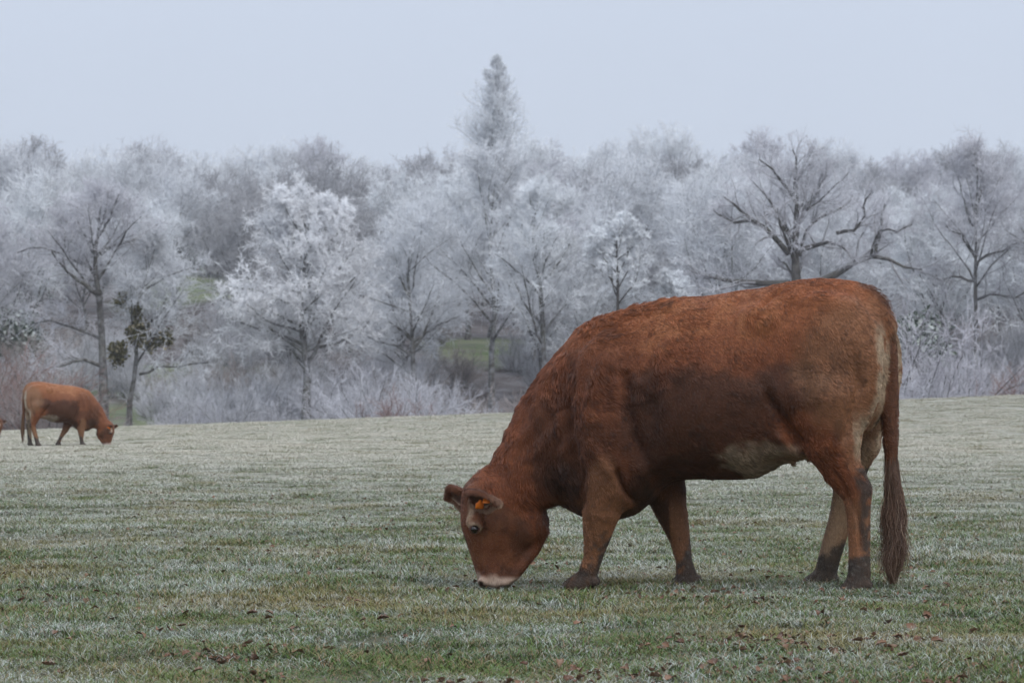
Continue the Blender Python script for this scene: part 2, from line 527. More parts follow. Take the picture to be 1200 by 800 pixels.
    for sd in (1, -1):
        F.ball(head(557, 610, sd * .098), (.042, .034, .042), .03)      # brow over the eye
        F.ball(head(618, 616, sd * .082), (.075, .055, .085), .04)      # cheek
        F.ball(head(566, 680, sd * .046), (.026, .028, .022), .02)      # nostril wing
        F.ball(head(563.5, 683, sd * .062), (.012, .012, .014), .008, cut=True)
        F.chain([(head(566, 692, sd * .05), .006), (head(600, 678, sd * .085), .006)], .01)
        F.chain([(head(604, 674, sd * .066), .020), (head(626, 645, sd * .080), .024), (head(637, 622, sd * .088), .024)], .03)   # lower jaw
        F.ball(head(585, 660, sd * .108), (.040, .020, .050), .05, cut=True)                     # hollow between cheek and muzzle
        F.ball(head(549, 630, sd * .075), (.018, .02, .045), .03, cut=True)                      # below the eye, along the nose
        F.ball(head(553, 575, sd * .055), (.03, .035, .03), .03)
        F.ball(head(590, 681, sd * .06), (.030, .030, .020), .02)                                # lip
    for sd, q in ((1, (557.5, 618.5)), (-1, (557.5, 618.5))):
        F.ball(head(q[0], q[1], sd * .122), (.022, .022, .017), .012, cut=True)   # eye socket
    # ---- legs
    for name, rows in pose['legs'].items():
        ch = px_chain(rows)
        F.chain(ch, .035)
        p, r = ch[-1]
        # hoof: blunt cloven wedge standing on the ground, with a pair of dewclaws above the heel
        fx = pose['toe'][name]
        F.chain([(p, r), (np.array([p[0] + .012 + fx, p[1], .035]), .046)], .02)
        F.ball((p[0] + .02 + fx, p[1], .018), (.066, .054, .045), .015)
        for dy in (.024, -.024):
            F.ball((p[0] - .050, p[1] + dy, p[2] - .002), (.018, .016, .022), .012)
        hoofx = p[0] + .09 + fx
        sl, x, y, z = F.window((hoofx - .05, p[1] - .02, -.02), (hoofx + .05, p[1] + .02, .06))
        F.cut(sl, np.sqrt((x - hoofx) ** 2 * .2 + (y - p[1]) ** 2) - .006, .008)
    # ---- tail
    F.chain(px_chain([(985, 345, 12, 0), (1010, 351, 12, 0), (1026, 364, 12, 0), (1037, 385, 11.5, 0)]), .04)
    F.chain(px_chain([(1037, 385, 11.5, 0), (1041, 420, 10.5, 0), (1042.5, 465, 10, 0.0), (1043.5, 520, 8.5, .01), (1045, 560, 5, .01)]), .02)
    F.D = np.maximum(F.D, (-(F.ax[2] - 0.0))[None, None, :].astype(np.float32))
    stray = (F.ax[0] < loc(1060, 400, -.1)[0])
    F.D[stray] = np.maximum(F.D[stray], h)
    v, f = surface_nets(F.D, h, F.lo)
    v = relax(v, f, 6, 0.5)
    return v, f, head, (Fl, Nl)

POSE_NEAR = {
    'legs': {
        'front_left': [(716, 495, 36, .19), (710, 555, 29, .185), (705, 598, 22.5, .175), (700, 628, 15.5, .165), (695.5, 652, 10.5, .16), (689, 672, 11, .155), (686, 680, 11, .155)],
        'front_right': [(760, 505, 34, -.18), (775, 560, 27, -.175), (788, 603, 18, -.165), (797, 632, 12, -.155), (801, 655, 9.5, -.15), (804, 671, 11, -.15), (805, 678, 11, -.15)],
        'hind_left': [(968, 470, 44, .19), (974, 515, 33, .19), (986, 548, 22, .185), (1004, 575, 17, .18), (1006, 604, 13, .18), (1007, 640, 12, .18), (1007, 670, 12.5, .18), (1005, 685, 12.5, .18)],
        'hind_right': [(1000, 470, 44, -.19), (1000, 515, 33, -.19), (994, 548, 22, -.18), (994, 575, 17, -.17), (986, 604, 13.5, -.17), (978, 632, 13, -.17), (970, 660, 12.5, -.17), (966, 678, 12.5, -.17)],
    },
    'toe': {'front_left': .02, 'front_right': -.012, 'hind_left': .0, 'hind_right': .03},
}
POSE_FAR = {
    'legs': {
        'front_left': [(722, 495, 36, .19), (722, 555, 29, .185), (721, 598, 22, .175), (720, 628, 15.5, .165), (719, 652, 10.5, .16), (716, 672, 11, .155), (715, 682, 11, .155)],
        'front_right': [(770, 505, 34, -.18), (800, 560, 27, -.175), (815, 600, 18, -.165), (832, 628, 12, -.155), (843, 650, 9.5, -.15), (850, 668, 11, -.15), (853, 676, 11, -.15)],
        'hind_left': [(968, 470, 44, .19), (974, 515, 33, .19), (982, 548, 22, .185), (993, 575, 17, .18), (984, 604, 14, .18), (974, 640, 12, .18), (966, 670, 12, .18), (962, 685, 12, .18)],
        'hind_right': [(1000, 470, 44, -.19), (1004, 515, 33, -.19), (1008, 548, 22, -.18), (1016, 575, 17, -.17), (1014, 604, 13, -.17), (1012, 632, 12.5, -.17), (1010, 660, 12, -.17), (1009, 678, 12, -.17)],
    },
    'toe': {'front_left': .02, 'front_right': .0, 'hind_left': .0, 'hind_right': .0},
}

def blob(p, c, r, n, amp=0.5):
    """soft patch with a ragged border: 1 inside, 0 outside; measured in the flank plane"""
    q = np.hypot((p[:, 0] - c[0]) / r[0], (p[:, 2] - c[2]) / r[1]) + (n - 0.5) * amp * 2
    return 1 - smooth01((q - 0.75) / 0.5)

RED = np.array([0.175, 0.053, 0.020]); DARK = np.array([0.040, 0.018, 0.011]); TAN = np.array([0.235, 0.118, 0.060])
CREAM = np.array([0.50, 0.39, 0.27]); MUD = np.array([0.045, 0.038, 0.032])

def coat_colour(p, nrm, head):
    """hide colours, with some light and shade put in: red-brown, darker flanks and neck, tan haunch and limbs, cream rear, muddy feet"""
    n1 = noise3(p, 9, 1, 3); n2 = noise3(p, 26, 2, 3); n3 = noise3(p, 4, 3, 2); n4 = noise3(p * np.array([1, 1, 2.2]), 60, 4, 2)
    c = np.tile(RED, (len(p), 1))
    def lay(col, w):
        nonlocal c
        w = np.clip(w, 0, 1)[:, None]
        c = c * (1 - w) + np.asarray(col) * w
    lay(np.array([0.34, 0.118, 0.042]), smooth01((p[:, 2] - 1.0) / .35) * .55 * (n3 > 0) )  # lighter with height: light on the back put into the coat colour
    lay([0.16, 0.05, 0.02], smooth01((n1 - .5) / .3) * .45)
    lay([0.27, 0.105, 0.046], smooth01((n2 - .58) / .25) * .3)
    L = lambda px, py, yl=.3: loc(px, py, yl)
    # darker areas: dirt stains, and shade of the shoulder crease put into the colour
    for q, r, a in (((925, 455), (.17, .12), .75), ((800, 480), (.34, .20), .55), ((755, 500), (.12, .22), .6), ((800, 545), (.22, .07), .6),
                    ((655, 560), (.15, .10), .65), ((640, 510), (.16, .22), .35), ((700, 440), (.2, .2), .25), ((1000, 505), (.10, .075), .8), ((985, 440), (.10, .12), .3)):
        lay(DARK, blob(p, L(*q), r, n1 * .55 + n2 * .45, .75) * a * (.55 + .7 * n2))
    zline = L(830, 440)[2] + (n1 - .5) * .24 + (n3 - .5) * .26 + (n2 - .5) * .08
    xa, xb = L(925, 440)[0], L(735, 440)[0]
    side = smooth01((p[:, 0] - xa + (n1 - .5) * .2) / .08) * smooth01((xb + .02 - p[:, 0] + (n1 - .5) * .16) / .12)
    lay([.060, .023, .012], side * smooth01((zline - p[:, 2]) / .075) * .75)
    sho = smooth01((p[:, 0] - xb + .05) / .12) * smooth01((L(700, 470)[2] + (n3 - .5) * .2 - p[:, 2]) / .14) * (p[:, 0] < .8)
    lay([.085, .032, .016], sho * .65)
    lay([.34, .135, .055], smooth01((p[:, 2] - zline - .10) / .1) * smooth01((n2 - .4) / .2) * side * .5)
    # tan haunch and limbs
    lay(TAN, blob(p, L(990, 430), (.22, .28), n1, .3) * .60)
    limb = smooth01((0.52 - p[:, 2]) / .2) * (p[:, 0] < .74)
    lay(np.array([.27, .125, .06]), limb * .75)
    lay([.16, .085, .048], limb * (p[:, 0] < -.4) * smooth01((n1 - .35) / .2) * .6)
    lay(DARK * 1.1, blob(p, L(662, 565, .1), (.09, .10), n1, .3) * smooth01((.30 - np.abs(p[:, 1])) / .1) * .7)  # chest ahead of the foreleg darkened, its shade put into the colour
    arm = blob(p, L(707, 585), (.085, .20), n1, .2) * smooth01((np.abs(p[:, 1]) - .10) / .04)
    lay([.225, .100, .048], arm * .8)
    lay(DARK, blob(p, L(745, 575), (.05, .085), n1, .3) * .8)  # shade of the elbow crease painted into the coat
    # cream: belly, inside of the thighs, back of the buttocks, udder
    lay(CREAM * .8, blob(p, L(892, 540, .2), (.16, .085), n1 * .6 + n2 * .4, 1.1) * (.35 + .65 * n2) * .8)
    taild = np.min([np.linalg.norm(p - (loc(a, b, 0) * (1 - t) + loc(c2, d2, 0) * t), axis=1) for (a, b), (c2, d2) in (((1012, 343), (1027, 358)), ((1027, 358), (1035, 382)), ((1035, 382), (1040.5, 420)), ((1040.5, 420), (1042.5, 465)), ((1042.5, 465), (1043.5, 520)), ((1043.5, 520), (1045, 560))) for t in np.linspace(0, 1, 5)], axis=0)
    ontail = smooth01((.062 - taild) / .015)
    rearw = smooth01((-nrm[:, 0] - .25) / .4) * (p[:, 0] < -.62) * smooth01((p[:, 2] - .5) / .1)
    lay(np.array([.25, .112, .054]), rearw * .75)
    back = smooth01((-nrm[:, 0] - .72) / .18) * (p[:, 0] < -.70) * smooth01((p[:, 2] - .58) / .1) * smooth01((1.28 - p[:, 2]) / .1)
    lay(CREAM * .85, back * smooth01((n2 - .28) / .25) * .80)
    inner = smooth01((.2 - np.abs(p[:, 1])) / .1) * smooth01((.75 - p[:, 2]) / .1) * (p[:, 0] < -.35) * (p[:, 0] > -.98)
    lay(np.array([.42, .31, .2]), inner * .6)
    lay([.30, .16, .11], blob(p, L(930, 528, 0), (.13, .06), n1, .2) * (np.abs(p[:, 1]) < .16) * .6)
    # low midline and brisket darkened: shade between the forelegs put into the colour
    lay(DARK * 1.3, (np.abs(p[:, 1]) < .13) * smooth01((.45 - p[:, 2]) / .06) * (p[:, 0] > .2) * (p[:, 0] < .74) * .8)
    # tail: tan-brown above, dark below
    lay([.125, .050, .025], ontail)
    # mud on the lower legs, highest behind
    leg = (p[:, 2] < .42) & (p[:, 0] < .74)
    edge = .20 + .30 * (n1 - .5) + .24 * (n2 - .5) + np.where(p[:, 0] < -.45, .03, .0) - .05 * nrm[:, 0]
    muddy = smooth01((edge - p[:, 2]) / .075)
    lay(MUD * (1), leg * muddy * (.75 + .3 * n2))
    lay(np.array([.16, .14, .12]), leg * muddy * smooth01((n4 - .6) / .15) * .6)
    hk = smooth01((n2 - .30) / .2) * smooth01((-nrm[:, 0] - .1) / .4)
    lay(MUD, hk * (p[:, 0] < -.7) * (p[:, 2] > .15) * (p[:, 2] < .58) * .85)
    # head
    hd = smooth01((p[:, 0] - (.79 + np.maximum(p[:, 2] - .30, 0) * 1.25)) / .06) * (p[:, 2] < .62)
    lay([.140, .050, .023], hd * .85)
    lay([.070, .028, .014], hd * smooth01((n1 - .45) / .14) * .7)
    lay([.23, .095, .045], hd * smooth01((n2 - .52) / .2) * .3)
    e = head(556, 620, .11); e2 = head(556, 620, -.11)
    d1 = np.minimum(np.linalg.norm((p - e) * [1, 1, .8], axis=1), np.linalg.norm((p - e2) * [1, 1, .8], axis=1))
    lay([.55, .40, .29], hd * smooth01((.047 - d1) / .018) * .85 * (.5 + n2))
    up = head(551, 600, .085)
    lay([.46, .33, .22], hd * smooth01((.055 - np.linalg.norm((p - up) * [1.6, 1, .6], axis=1)) / .04) * .75)
    lay([.03, .018, .012], hd * smooth01((.030 - d1) / .01))
    zm = EYE + (HOR - 669.5 - (n1 - .5) * 22 - (n2 - .5) * 10) / FPX * 13.46
    lay([.55, .42, .33], hd * smooth01((zm - p[:, 2]) / .034) * (.35 + .9 * n2))
    nose = head(561, 684, 0)
    lay([.22, .12, .10], hd * smooth01((.05 - np.linalg.norm((p - nose) * [1, .6, 1.4], axis=1)) / .03) * .8)
    lay([.05, .03, .025], hd * smooth01((.028 - p[:, 2]) / .01) * .8)  # dark lower edge of the lips: shading painted on
    for sd in (1, -1):
        ns = head(563, 683, sd * .06)
        lay([.03, .015, .012], hd * smooth01((.019 - np.linalg.norm(p - ns, axis=1)) / .006))
    lay([.13, .05, .025], hd * blob(p, head(600, 590, .1), (.10, .05), n1, .5) * .35)
    return c, hd

def hide_material(name):
    m = Mat(name, 0.62, 0.22)
    col = m.attr("coat").outputs['Color']
    pos = m.n("ShaderNodeTexCoord").outputs['Object']
    mp = m.n("ShaderNodeMapping"); mp.inputs['Scale'].default_value = (35, 60, 12); m.l(pos, mp.inputs[0])
    fine = m.noise(4.0, 4, mp.outputs[0])
    mul = m.n("ShaderNodeMix", data_type='RGBA', blend_type='MULTIPLY'); mul.inputs[0].default_value = 1.0
    m.l(m.mix(m.rng(fine, .3, .7, .0, .35), col, (0.05, 0.02, 0.01)), mul.inputs[6]); m.l(m.n("ShaderNodeObjectInfo").outputs['Color'], mul.inputs[7])
    m.color(mul.outputs[2])
    m.bump(fine, 0.35, 0.012)
    return m.m

def hair_material(name, attr="coat", rough=.55):
    m = Mat(name, .45, 0.40)
    m.color(m.attr(attr).outputs['Color'])
    return m.m

def make_curves(name, pts, rad, colour, parent, mat):
    """pts (n,k,3), rad (n,k), colour (n,3)"""
    n, k, _ = pts.shape
    cu = bpy.data.hair_curves.new(name)
    cu.add_curves([k] * n)
    cu.position_data.foreach_set("vector", np.ascontiguousarray(pts, dtype=np.float32).ravel())
    if "radius" not in cu.attributes:
        cu.attributes.new("radius", 'FLOAT', 'POINT')
    cu.attributes["radius"].data.foreach_set("value", np.ascontiguousarray(rad, dtype=np.float32).ravel())
    a = cu.attributes.new("coat", 'FLOAT_COLOR', 'CURVE')
    a.data.foreach_set("color", np.concatenate([colour, np.ones((n, 1))], 1).astype(np.float32).ravel())
    o = bpy.data.objects.new(name, cu); COL.objects.link(o)
    o.parent = parent
    cu.materials.append(mat)
    return o

def norm(a):
    return a / np.maximum(np.linalg.norm(a, axis=-1, keepdims=True), 1e-9)

def grow_coat(v, f, nrm, colour, hd, N, parent, mat):
    tri = np.concatenate([f[:, [0, 1, 2]], f[:, [0, 2, 3]]])
    a = np.linalg.norm(np.cross(v[tri[:, 1]] - v[tri[:, 0]], v[tri[:, 2]] - v[tri[:, 0]]), axis=1)
    pick = rng.choice(len(tri), N, p=a / a.sum())
    r1, r2 = np.sqrt(rng.random(N)), rng.random(N)
    w = np.stack([1 - r1, r1 * (1 - r2), r1 * r2], 1)
    T = tri[pick]
    g = lambda arr: (arr[T] * w[..., None]).sum(1)
    P, Nn, C = g(v), norm(g(nrm)), g(colour)
    H = g(hd[:, None])[:, 0]
    keep = (P[:, 2] > .03) & ~((H > .5) & (P[:, 2] < .075))
    P, Nn, C, H = P[keep], Nn[keep], C[keep], H[keep]
    x, z = P[:, 0], P[:, 2]
    neck = smooth01((x - .45) / .25) * (1 - H)
    leg = smooth01((.55 - z) / .15) * (1 - H) * (1 - neck)
    tail = smooth01((-.93 - x) / .04)
    flow = np.stack([np.full(len(P), -.75), np.zeros(len(P)), np.full(len(P), -.65)], 1)
    flow = flow * (1 - neck)[:, None] + np.array([-.25, 0, -.97]) * neck[:, None]
    flow = flow * (1 - leg)[:, None] + np.array([-.25, 0, -1.]) * leg[:, None]
    flow = flow * (1 - H)[:, None] + np.array([-.45, 0, -.8]) * H[:, None]
    flow = flow * (1 - tail)[:, None] + np.array([0, 0, -1.]) * tail[:, None]
    sw = np.stack([noise3(P, 5, 21, 2), noise3(P, 5, 22, 2), noise3(P, 5, 23, 2)], 1) - .5
    sw2 = np.stack([noise3(P, 22, 31), noise3(P, 22, 32), noise3(P, 22, 33)], 1) - .5
    flow = norm(flow) + sw * 1.3 + sw2 * .9 + rng.normal(0, .10, P.shape)
    flow = flow - Nn * (flow * Nn).sum(1)[:, None]
    flow = norm(flow)
    shag = smooth01((noise3(P, 11, 41, 2) - .42) / .2)
    curly = smooth01((x - .02) / .25) * smooth01((z - .80) / .15)
    length = .013 + .006 * shag + .016 * curly * shag + .010 * neck * shag + .006 * smooth01((.62 - z) / .05) * (z > .42)
    length = length * (1 - .45 * leg) * (1 - .45 * H) * (.7 + .6 * rng.random(len(P)))
    ridge = smooth01((-.70 - x) / .06) * smooth01((z - 1.22) / .06) * (np.abs(P[:, 1]) < .06) * (rng.random(len(P)) < .35)
    length = length * (1 + 1.1 * ridge)
    lift = (.20 + .25 * shag + .12 * curly) * (1 - .45 * H) + .8 * ridge
    d0 = norm(flow + Nn * (lift + .10)[:, None]); d1 = norm(flow + Nn * (lift * .25)[:, None] + np.array([0, 0, -.15]))
    t1 = P + d0 * (length * .35)[:, None]; t2 = t1 + norm(d0 + d1) * (length * .35)[:, None]; t3 = t2 + d1 * (length * .35)[:, None]
    # neighbouring hairs lean together into locks
    cell = np.floor(P / .022 + sw2 * .8).astype(np.int64)
    cell -= cell.min(0)
    key = (cell[:, 0] * 1000 + cell[:, 1]) * 1000 + cell[:, 2]
    _, inv = np.unique(key, return_inverse=True)
    cnt = np.bincount(inv)
    mean = np.stack([np.bincount(inv, weights=t3[:, j]) / cnt for j in range(3)], 1)[inv]
    ck = (.25 + .35 * shag)[:, None]
    t3 = t3 + (mean - t3) * ck; t2 = t2 + (mean - t2) * ck * .35
    lock = rng.random(len(cnt))[inv] - .5
    jit = (rng.random(len(P)) - .5) * .7 + (noise3(P, 40, 51) - .5) * .6 + lock * (.30 + .45 * shag)
    C = np.clip(C * (1.06 + jit)[:, None], 0, .8)
    rad = np.stack([np.full(len(P), .00085), np.full(len(P), .0008), np.full(len(P), .0006), np.full(len(P), .0002)], 1)
    return make_curves("hair", np.stack([P - Nn * .002, t1, t2, t3], 1), rad, C, parent, mat)

def grow_switch(parent, mat, N=3200):
    """the long tail tuft"""
    path = np.array([loc(px, py, .01) for px, py in ((1042.5, 440), (1043.5, 490), (1044.5, 530), (1047, 570), (1049, 610), (1049, 645), (1047, 684))])
    s = np.linspace(0, 1, len(path))
    at = lambda t: np.stack([np.interp(t, s, path[:, j]) for j in range(3)], -1)
    nl = 26                                             # locks
    la = rng.random(nl) * 6.28; lr = np.sqrt(rng.random(nl)) * 1.05; lend = .80 + .2 * rng.random(nl); lph = rng.random(nl) * 6.28
    lid = rng.integers(0, nl, N)
    t0 = .02 + .60 * rng.random(N) ** .8
    t1 = np.clip(lend[lid] + rng.normal(0, .035, N), .5, 1.02)
    k = 11
    tt = t0[:, None] + (t1 - t0)[:, None] * np.linspace(0, 1, k)[None]
    base = at(np.clip(tt, 0, 1))
    wid = np.interp(tt, [0, .3, .5, .7, .88, 1.0], [.018, .023, .038, .047, .037, .014])
    ang = la[lid][:, None] + rng.normal(0, .48, N)[:, None] + rng.normal(0, .05, (N, k)).cumsum(1)
    rr = (lr[lid] + rng.normal(0, .10, N))[:, None] * wid
    grow = np.clip(np.linspace(0, 1, k)[None] * 3, .35, 1)
    wave = (.006 + .010 * rng.random(N))[:, None] * np.sin(tt * (16 + 10 * lend[lid][:, None]) + lph[lid][:, None] + rng.normal(0, .5, N)[:, None]) * np.clip((tt - .30) * 3, 0, 1)
    off = np.stack([np.cos(ang) * rr * grow + wave, np.sin(ang) * rr * grow + wave * .6, np.zeros_like(rr)], -1)
    wisp = np.where(rng.random(N) < .14, 1, 0)[:, None] * np.linspace(0, 1, k)[None] ** 2
    off[..., 0] += wisp * rng.normal(0, .035, N)[:, None]; off[..., 1] += wisp * rng.normal(0, .05, N)[:, None]
    pts = base + off
    c = np.array([.105, .058, .037]) * (.45 + .8 * rng.random(nl)[lid] + .25 * rng.random(N))[:, None]
    pale = (rng.random(N) < .12)[:, None]
    c = np.where(pale, np.array([.34, .24, .17]) * (.6 + .6 * rng.random(N))[:, None], c)
    rad = np.repeat((.0009 * np.array([1, 1, 1, 1, 1, 1, 1, .9, .8, .6, .25]))[None], N, 0)
    return make_curves("tail_switch", pts, rad, c, parent, mat)

def ear_mesh(L_=.180, W_=.118):
    """leaf-shaped cupped ear: root at the origin, tip along +X, opening towards -Z; a closed shell 7 mm thick"""
    nu, nv = 15, 11
    u = np.linspace(0, 1, nu); v = np.linspace(-1, 1, nv)
    U, V = np.meshgrid(u, v, indexing='ij')
    half = W_ / 2 * (0.42 + 0.62 * np.sin(np.clip(U * 1.18 + .03, 0, 1) * math.pi) ** .8) * np.sqrt(np.clip(1 - np.clip((U - .45) / .55, 0, 1) ** 2.6, 0.002, 1))
    cup = (1 - U * .45) * 1.05
    a = V * cup
    x = U * L_; y = np.sin(a) / np.maximum(np.sin(cup), .3) * half
    z = -(1 - np.cos(a)) * half * 1.25 - U ** 2 * .035
    z = -z * -1.0
    top = np.stack([x, y, z], -1)
    th = .007
    low = top.copy(); low[..., 2] -= th; low[..., 1] *= .93
    V_ = np.concatenate([top.reshape(-1, 3), low.reshape(-1, 3)])
    i = (np.arange(nu - 1)[:, None] * nv + np.arange(nv - 1)[None]).ravel()
    q = np.stack([i, i + nv, i + nv + 1, i + 1], 1)
    o = nu * nv
    fs = [q[:, ::-1], q + o]
    rim = [k for k in range(nv)] + [k * nv + nv - 1 for k in range(1, nu)] + [(nu - 1) * nv + k for k in range(nv - 2, -1, -1)] + [k * nv for k in range(nu - 2, 0, -1)]
    rim = np.array(rim); nxt = np.roll(rim, -1)
    fs.append(np.stack([rim, nxt, nxt + o, rim + o], 1))
    return V_, np.concatenate(fs), (nu, nv)

def tag_mesh():
    """small plastic ear tag: rounded plate with a neck and a stud, 4 mm thick"""
    out = [(-.010, 0), (-.012, -.008), (-.026, -.018), (-.030, -.024), (-.030, -.056), (-.026, -.062), (.026, -.062), (.030, -.056), (.030, -.024), (.026, -.018), (.012, -.008), (.010, 0), (.007, .006), (-.007, .006)]
    n = len(out)
    v = [(a, .002, b) for a, b in out] + [(a, -.002, b) for a, b in out]
    f = [np.array([[k, (k + 1) % n, n + (k + 1) % n, n + k] for k in range(n)])]
    v = np.array(v)
    c0, c1 = len(v), len(v) + 1
    v = np.concatenate([v, [[0, .002, -.03], [0, -.002, -.03]]])
    f.append(np.array([[c0, (k + 1) % n, k] for k in range(n)] + [[c1, n + k, n + (k + 1) % n] for k in range(n)]))
    m = len(v); k8 = 8
    ring = lambda r, y: np.array([[r * math.cos(t * 6.2832 / k8), y, -.002 + r * math.sin(t * 6.2832 / k8)] for t in range(k8)])
    v = np.concatenate([v, ring(.007, .0022), ring(.006, .006), [[0, .0075, -.002]]])
    f.append(np.array([[m + k, m + (k + 1) % k8, m + k8 + (k + 1) % k8, m + k8 + k] for k in range(k8)]))
    f.append(np.array([[m + k8 + k, m + k8 + (k + 1) % k8, m + 2 * k8] for k in range(k8)]))
    return v, f

def uv_ball(r, ny=10, nx=16, sq=(1, 1, 1)):
    th = np.linspace(0, math.pi, ny + 1)[1:-1]; ph = np.linspace(0, 2 * math.pi, nx, endpoint=False)
    T, Pp = np.meshgrid(th, ph, indexing='ij')
    v = np.stack([np.sin(T) * np.cos(Pp), np.sin(T) * np.sin(Pp), np.cos(T)], -1).reshape(-1, 3)
    v = np.concatenate([v, [[0, 0, 1], [0, 0, -1]]]) * r * np.array(sq)
    q = [[i * nx + j, i * nx + nx + j, i * nx + nx + (j + 1) % nx, i * nx + (j + 1) % nx] for i in range(ny - 2) for j in range(nx)]
    a, b = len(v) - 2, len(v) - 1
    t = [[a, j, (j + 1) % nx] for j in range(nx)] + [[b, (ny - 2) * nx + (j + 1) % nx, (ny - 2) * nx + j] for j in range(nx)]
    return v, [np.array(q), np.array(t)]

def basis(xa, za):
    x = norm(np.asarray(xa, float)); z = np.asarray(za, float); z = norm(z - x * (z @ x)); y = np.cross(z, x)
    return np.stack([x, y, z], 1)

def build_cow(h, pose, flip, hairs, label, mats):
    """flip mirrors the animal left-right. Returns the Empty at its feet"""
    root = bpy.data.objects.new("cow", None); COL.objects.link(root)
    tag(root, label, "cow")
    v, f, head, (Fl, Nl) = cow_surface(h, pose)
    nrm = vert_normals(v, f); plain = nrm
    # creases and ridges of the body: muscle edges, elbow and flank folds, hip and shoulder bones, ribs
    def line(rows, depth, w, yl=.25):
        q = np.array([loc(a, b, yl)[[0, 2]] for a, b in rows]); p = v[:, [0, 2]]; best = np.full(len(v), 9.0); fade = np.ones(len(v))
        n = len(q) - 1
        for i in range(n):
            ab = q[i + 1] - q[i]; t = np.clip(((p - q[i]) @ ab) / (ab @ ab), 0, 1)
            d = np.linalg.norm(p - q[i] - t[:, None] * ab, axis=1)
            u = (i + t) / n; m = d < best
            best = np.where(m, d, best); fade = np.where(m, np.clip(np.sin(np.clip(u, .04, .96) * math.pi) * 1.6, 0, 1), fade)
        return 1.35 * depth * np.exp(-(best / w) ** 2) * fade * smooth01((np.abs(v[:, 1]) - .06) / .06)
    disp = np.zeros(len(v))
    for rows, depth, w in ((((733, 425), (738, 470), (750, 515), (764, 552)), -.030, .030), (((722, 385), (704, 440), (692, 500), (694, 540)), .014, .032),
                           (((672, 425), (664, 475), (670, 530), (679, 582)), -.026, .028), (((722, 545), (733, 572), (742, 590)), -.030, .016), (((684, 540), (680, 570), (682, 600)), -.022, .016),
                           (((700, 520), (712, 545), (724, 560)), .012, .022), (((896, 450), (914, 484), (934, 512), (946, 532)), -.026, .022), (((905, 505), (925, 522), (940, 535)), .014, .018),
                           (((1003, 405), (1007, 455), (998, 500), (985, 530)), -.016, .022), (((916, 334), (899, 347), (888, 362), (882, 384)), -.014, .011), (((905, 352), (960, 350), (1015, 362)), .012, .035),
                           (((930, 400), (945, 450), (955, 500)), -.010, .035), (((975, 545), (990, 570), (1000, 600)), -.010, .010), (((1003, 590), (1007, 620), (1008, 650)), -.010, .008),
                           (((785, 540), (820, 548), (865, 545)), -.010, .020), (((640, 470), (650, 520), (648, 560)), -.012, .022), (((690, 610), (697, 640), (692, 660)), -.006, .010)):
        disp += line(rows, depth, w)
    ribz = smooth01((v[:, 0] + .42) / .1) * smooth01((.30 - v[:, 0]) / .1) * smooth01((v[:, 2] - .75) / .1) * smooth01((1.2 - v[:, 2]) / .1)
    disp += (hairs > 0) * ribz * .003 * np.sin((v[:, 0] + .25 * v[:, 2]) * 74)
    v = v + nrm * disp[:, None]
    # shallow folds and locks of hide
    on_neck = smooth01((v[:, 0] - .35) / .3) * smooth01((v[:, 2] - .5) / .2)
    fold = np.sin(v[:, 0] * 46 + v[:, 2] * 22 + 5 * noise3(v, 5, 9)) * .0045 * on_neck
    v = v + nrm * (fold + (noise3(v, 14, 12, 2) - .5) * .009 * smooth01((v[:, 2] - .5) / .1) + (noise3(v, 24, 13, 2) - .5) * .020 * smooth01((v[:, 0] - .0) / .25) * smooth01((v[:, 2] - .80) / .15) * smooth01((noise3(v, 4, 14) - .3) / .3))[:, None]
    nrm = vert_normals(v, f)
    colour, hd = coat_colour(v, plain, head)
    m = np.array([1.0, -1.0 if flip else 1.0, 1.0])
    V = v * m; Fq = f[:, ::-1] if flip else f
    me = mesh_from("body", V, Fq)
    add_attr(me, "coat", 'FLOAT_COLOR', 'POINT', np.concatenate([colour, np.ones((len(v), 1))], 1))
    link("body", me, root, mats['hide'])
    bv = BVHTree.FromPolygons([tuple(p) for p in v], [tuple(q) for q in f.tolist()])
    N3 = np.array([Nl[0], Nl[1], 0]); F3 = np.array([Fl[0], Fl[1], 0])
    # eyes
    ev, ef = uv_ball(.0205)
    for sd in (1, -1):
        o = head(557, 618.5, sd * .30)
        hit = bv.ray_cast(Vector(o), Vector(-sd * N3))
        c = np.array(hit[0]) + (-sd * N3) * .006 if hit[0] is not None else head(556, 618, sd * .11)
        eme = mesh_from("eye", (ev + c) * m, [q[:, ::-1] if flip else q for q in ef])
        link("eye", eme, root, mats['eye'])
        # lids: a thick rim round the eye
        t = np.linspace(0, 2 * math.pi, 20, endpoint=False); b = np.linspace(0, 2 * math.pi, 6, endpoint=False)
        rim = []
        up = np.array([0, 0, 1.0]); fw = F3
        for a in t:
            dirv = fw * math.cos(a) * 1.15 + up * math.sin(a) * .88
            for q in b:
                rim.append(c + dirv * (.0200 + .0042 * math.cos(q)) + sd * N3 * (.006 + .0042 * math.sin(q)))
        rf = np.array([[i * 6 + j, i * 6 + (j + 1) % 6, ((i + 1) % 20) * 6 + (j + 1) % 6, ((i + 1) % 20) * 6 + j] for i in range(20) for j in range(6)])
        link("eyelid", mesh_from("eyelid", np.array(rim) * m, rf), root, mats['lid'])
    # ears
    em, efc, (nu, nv) = ear_mesh()
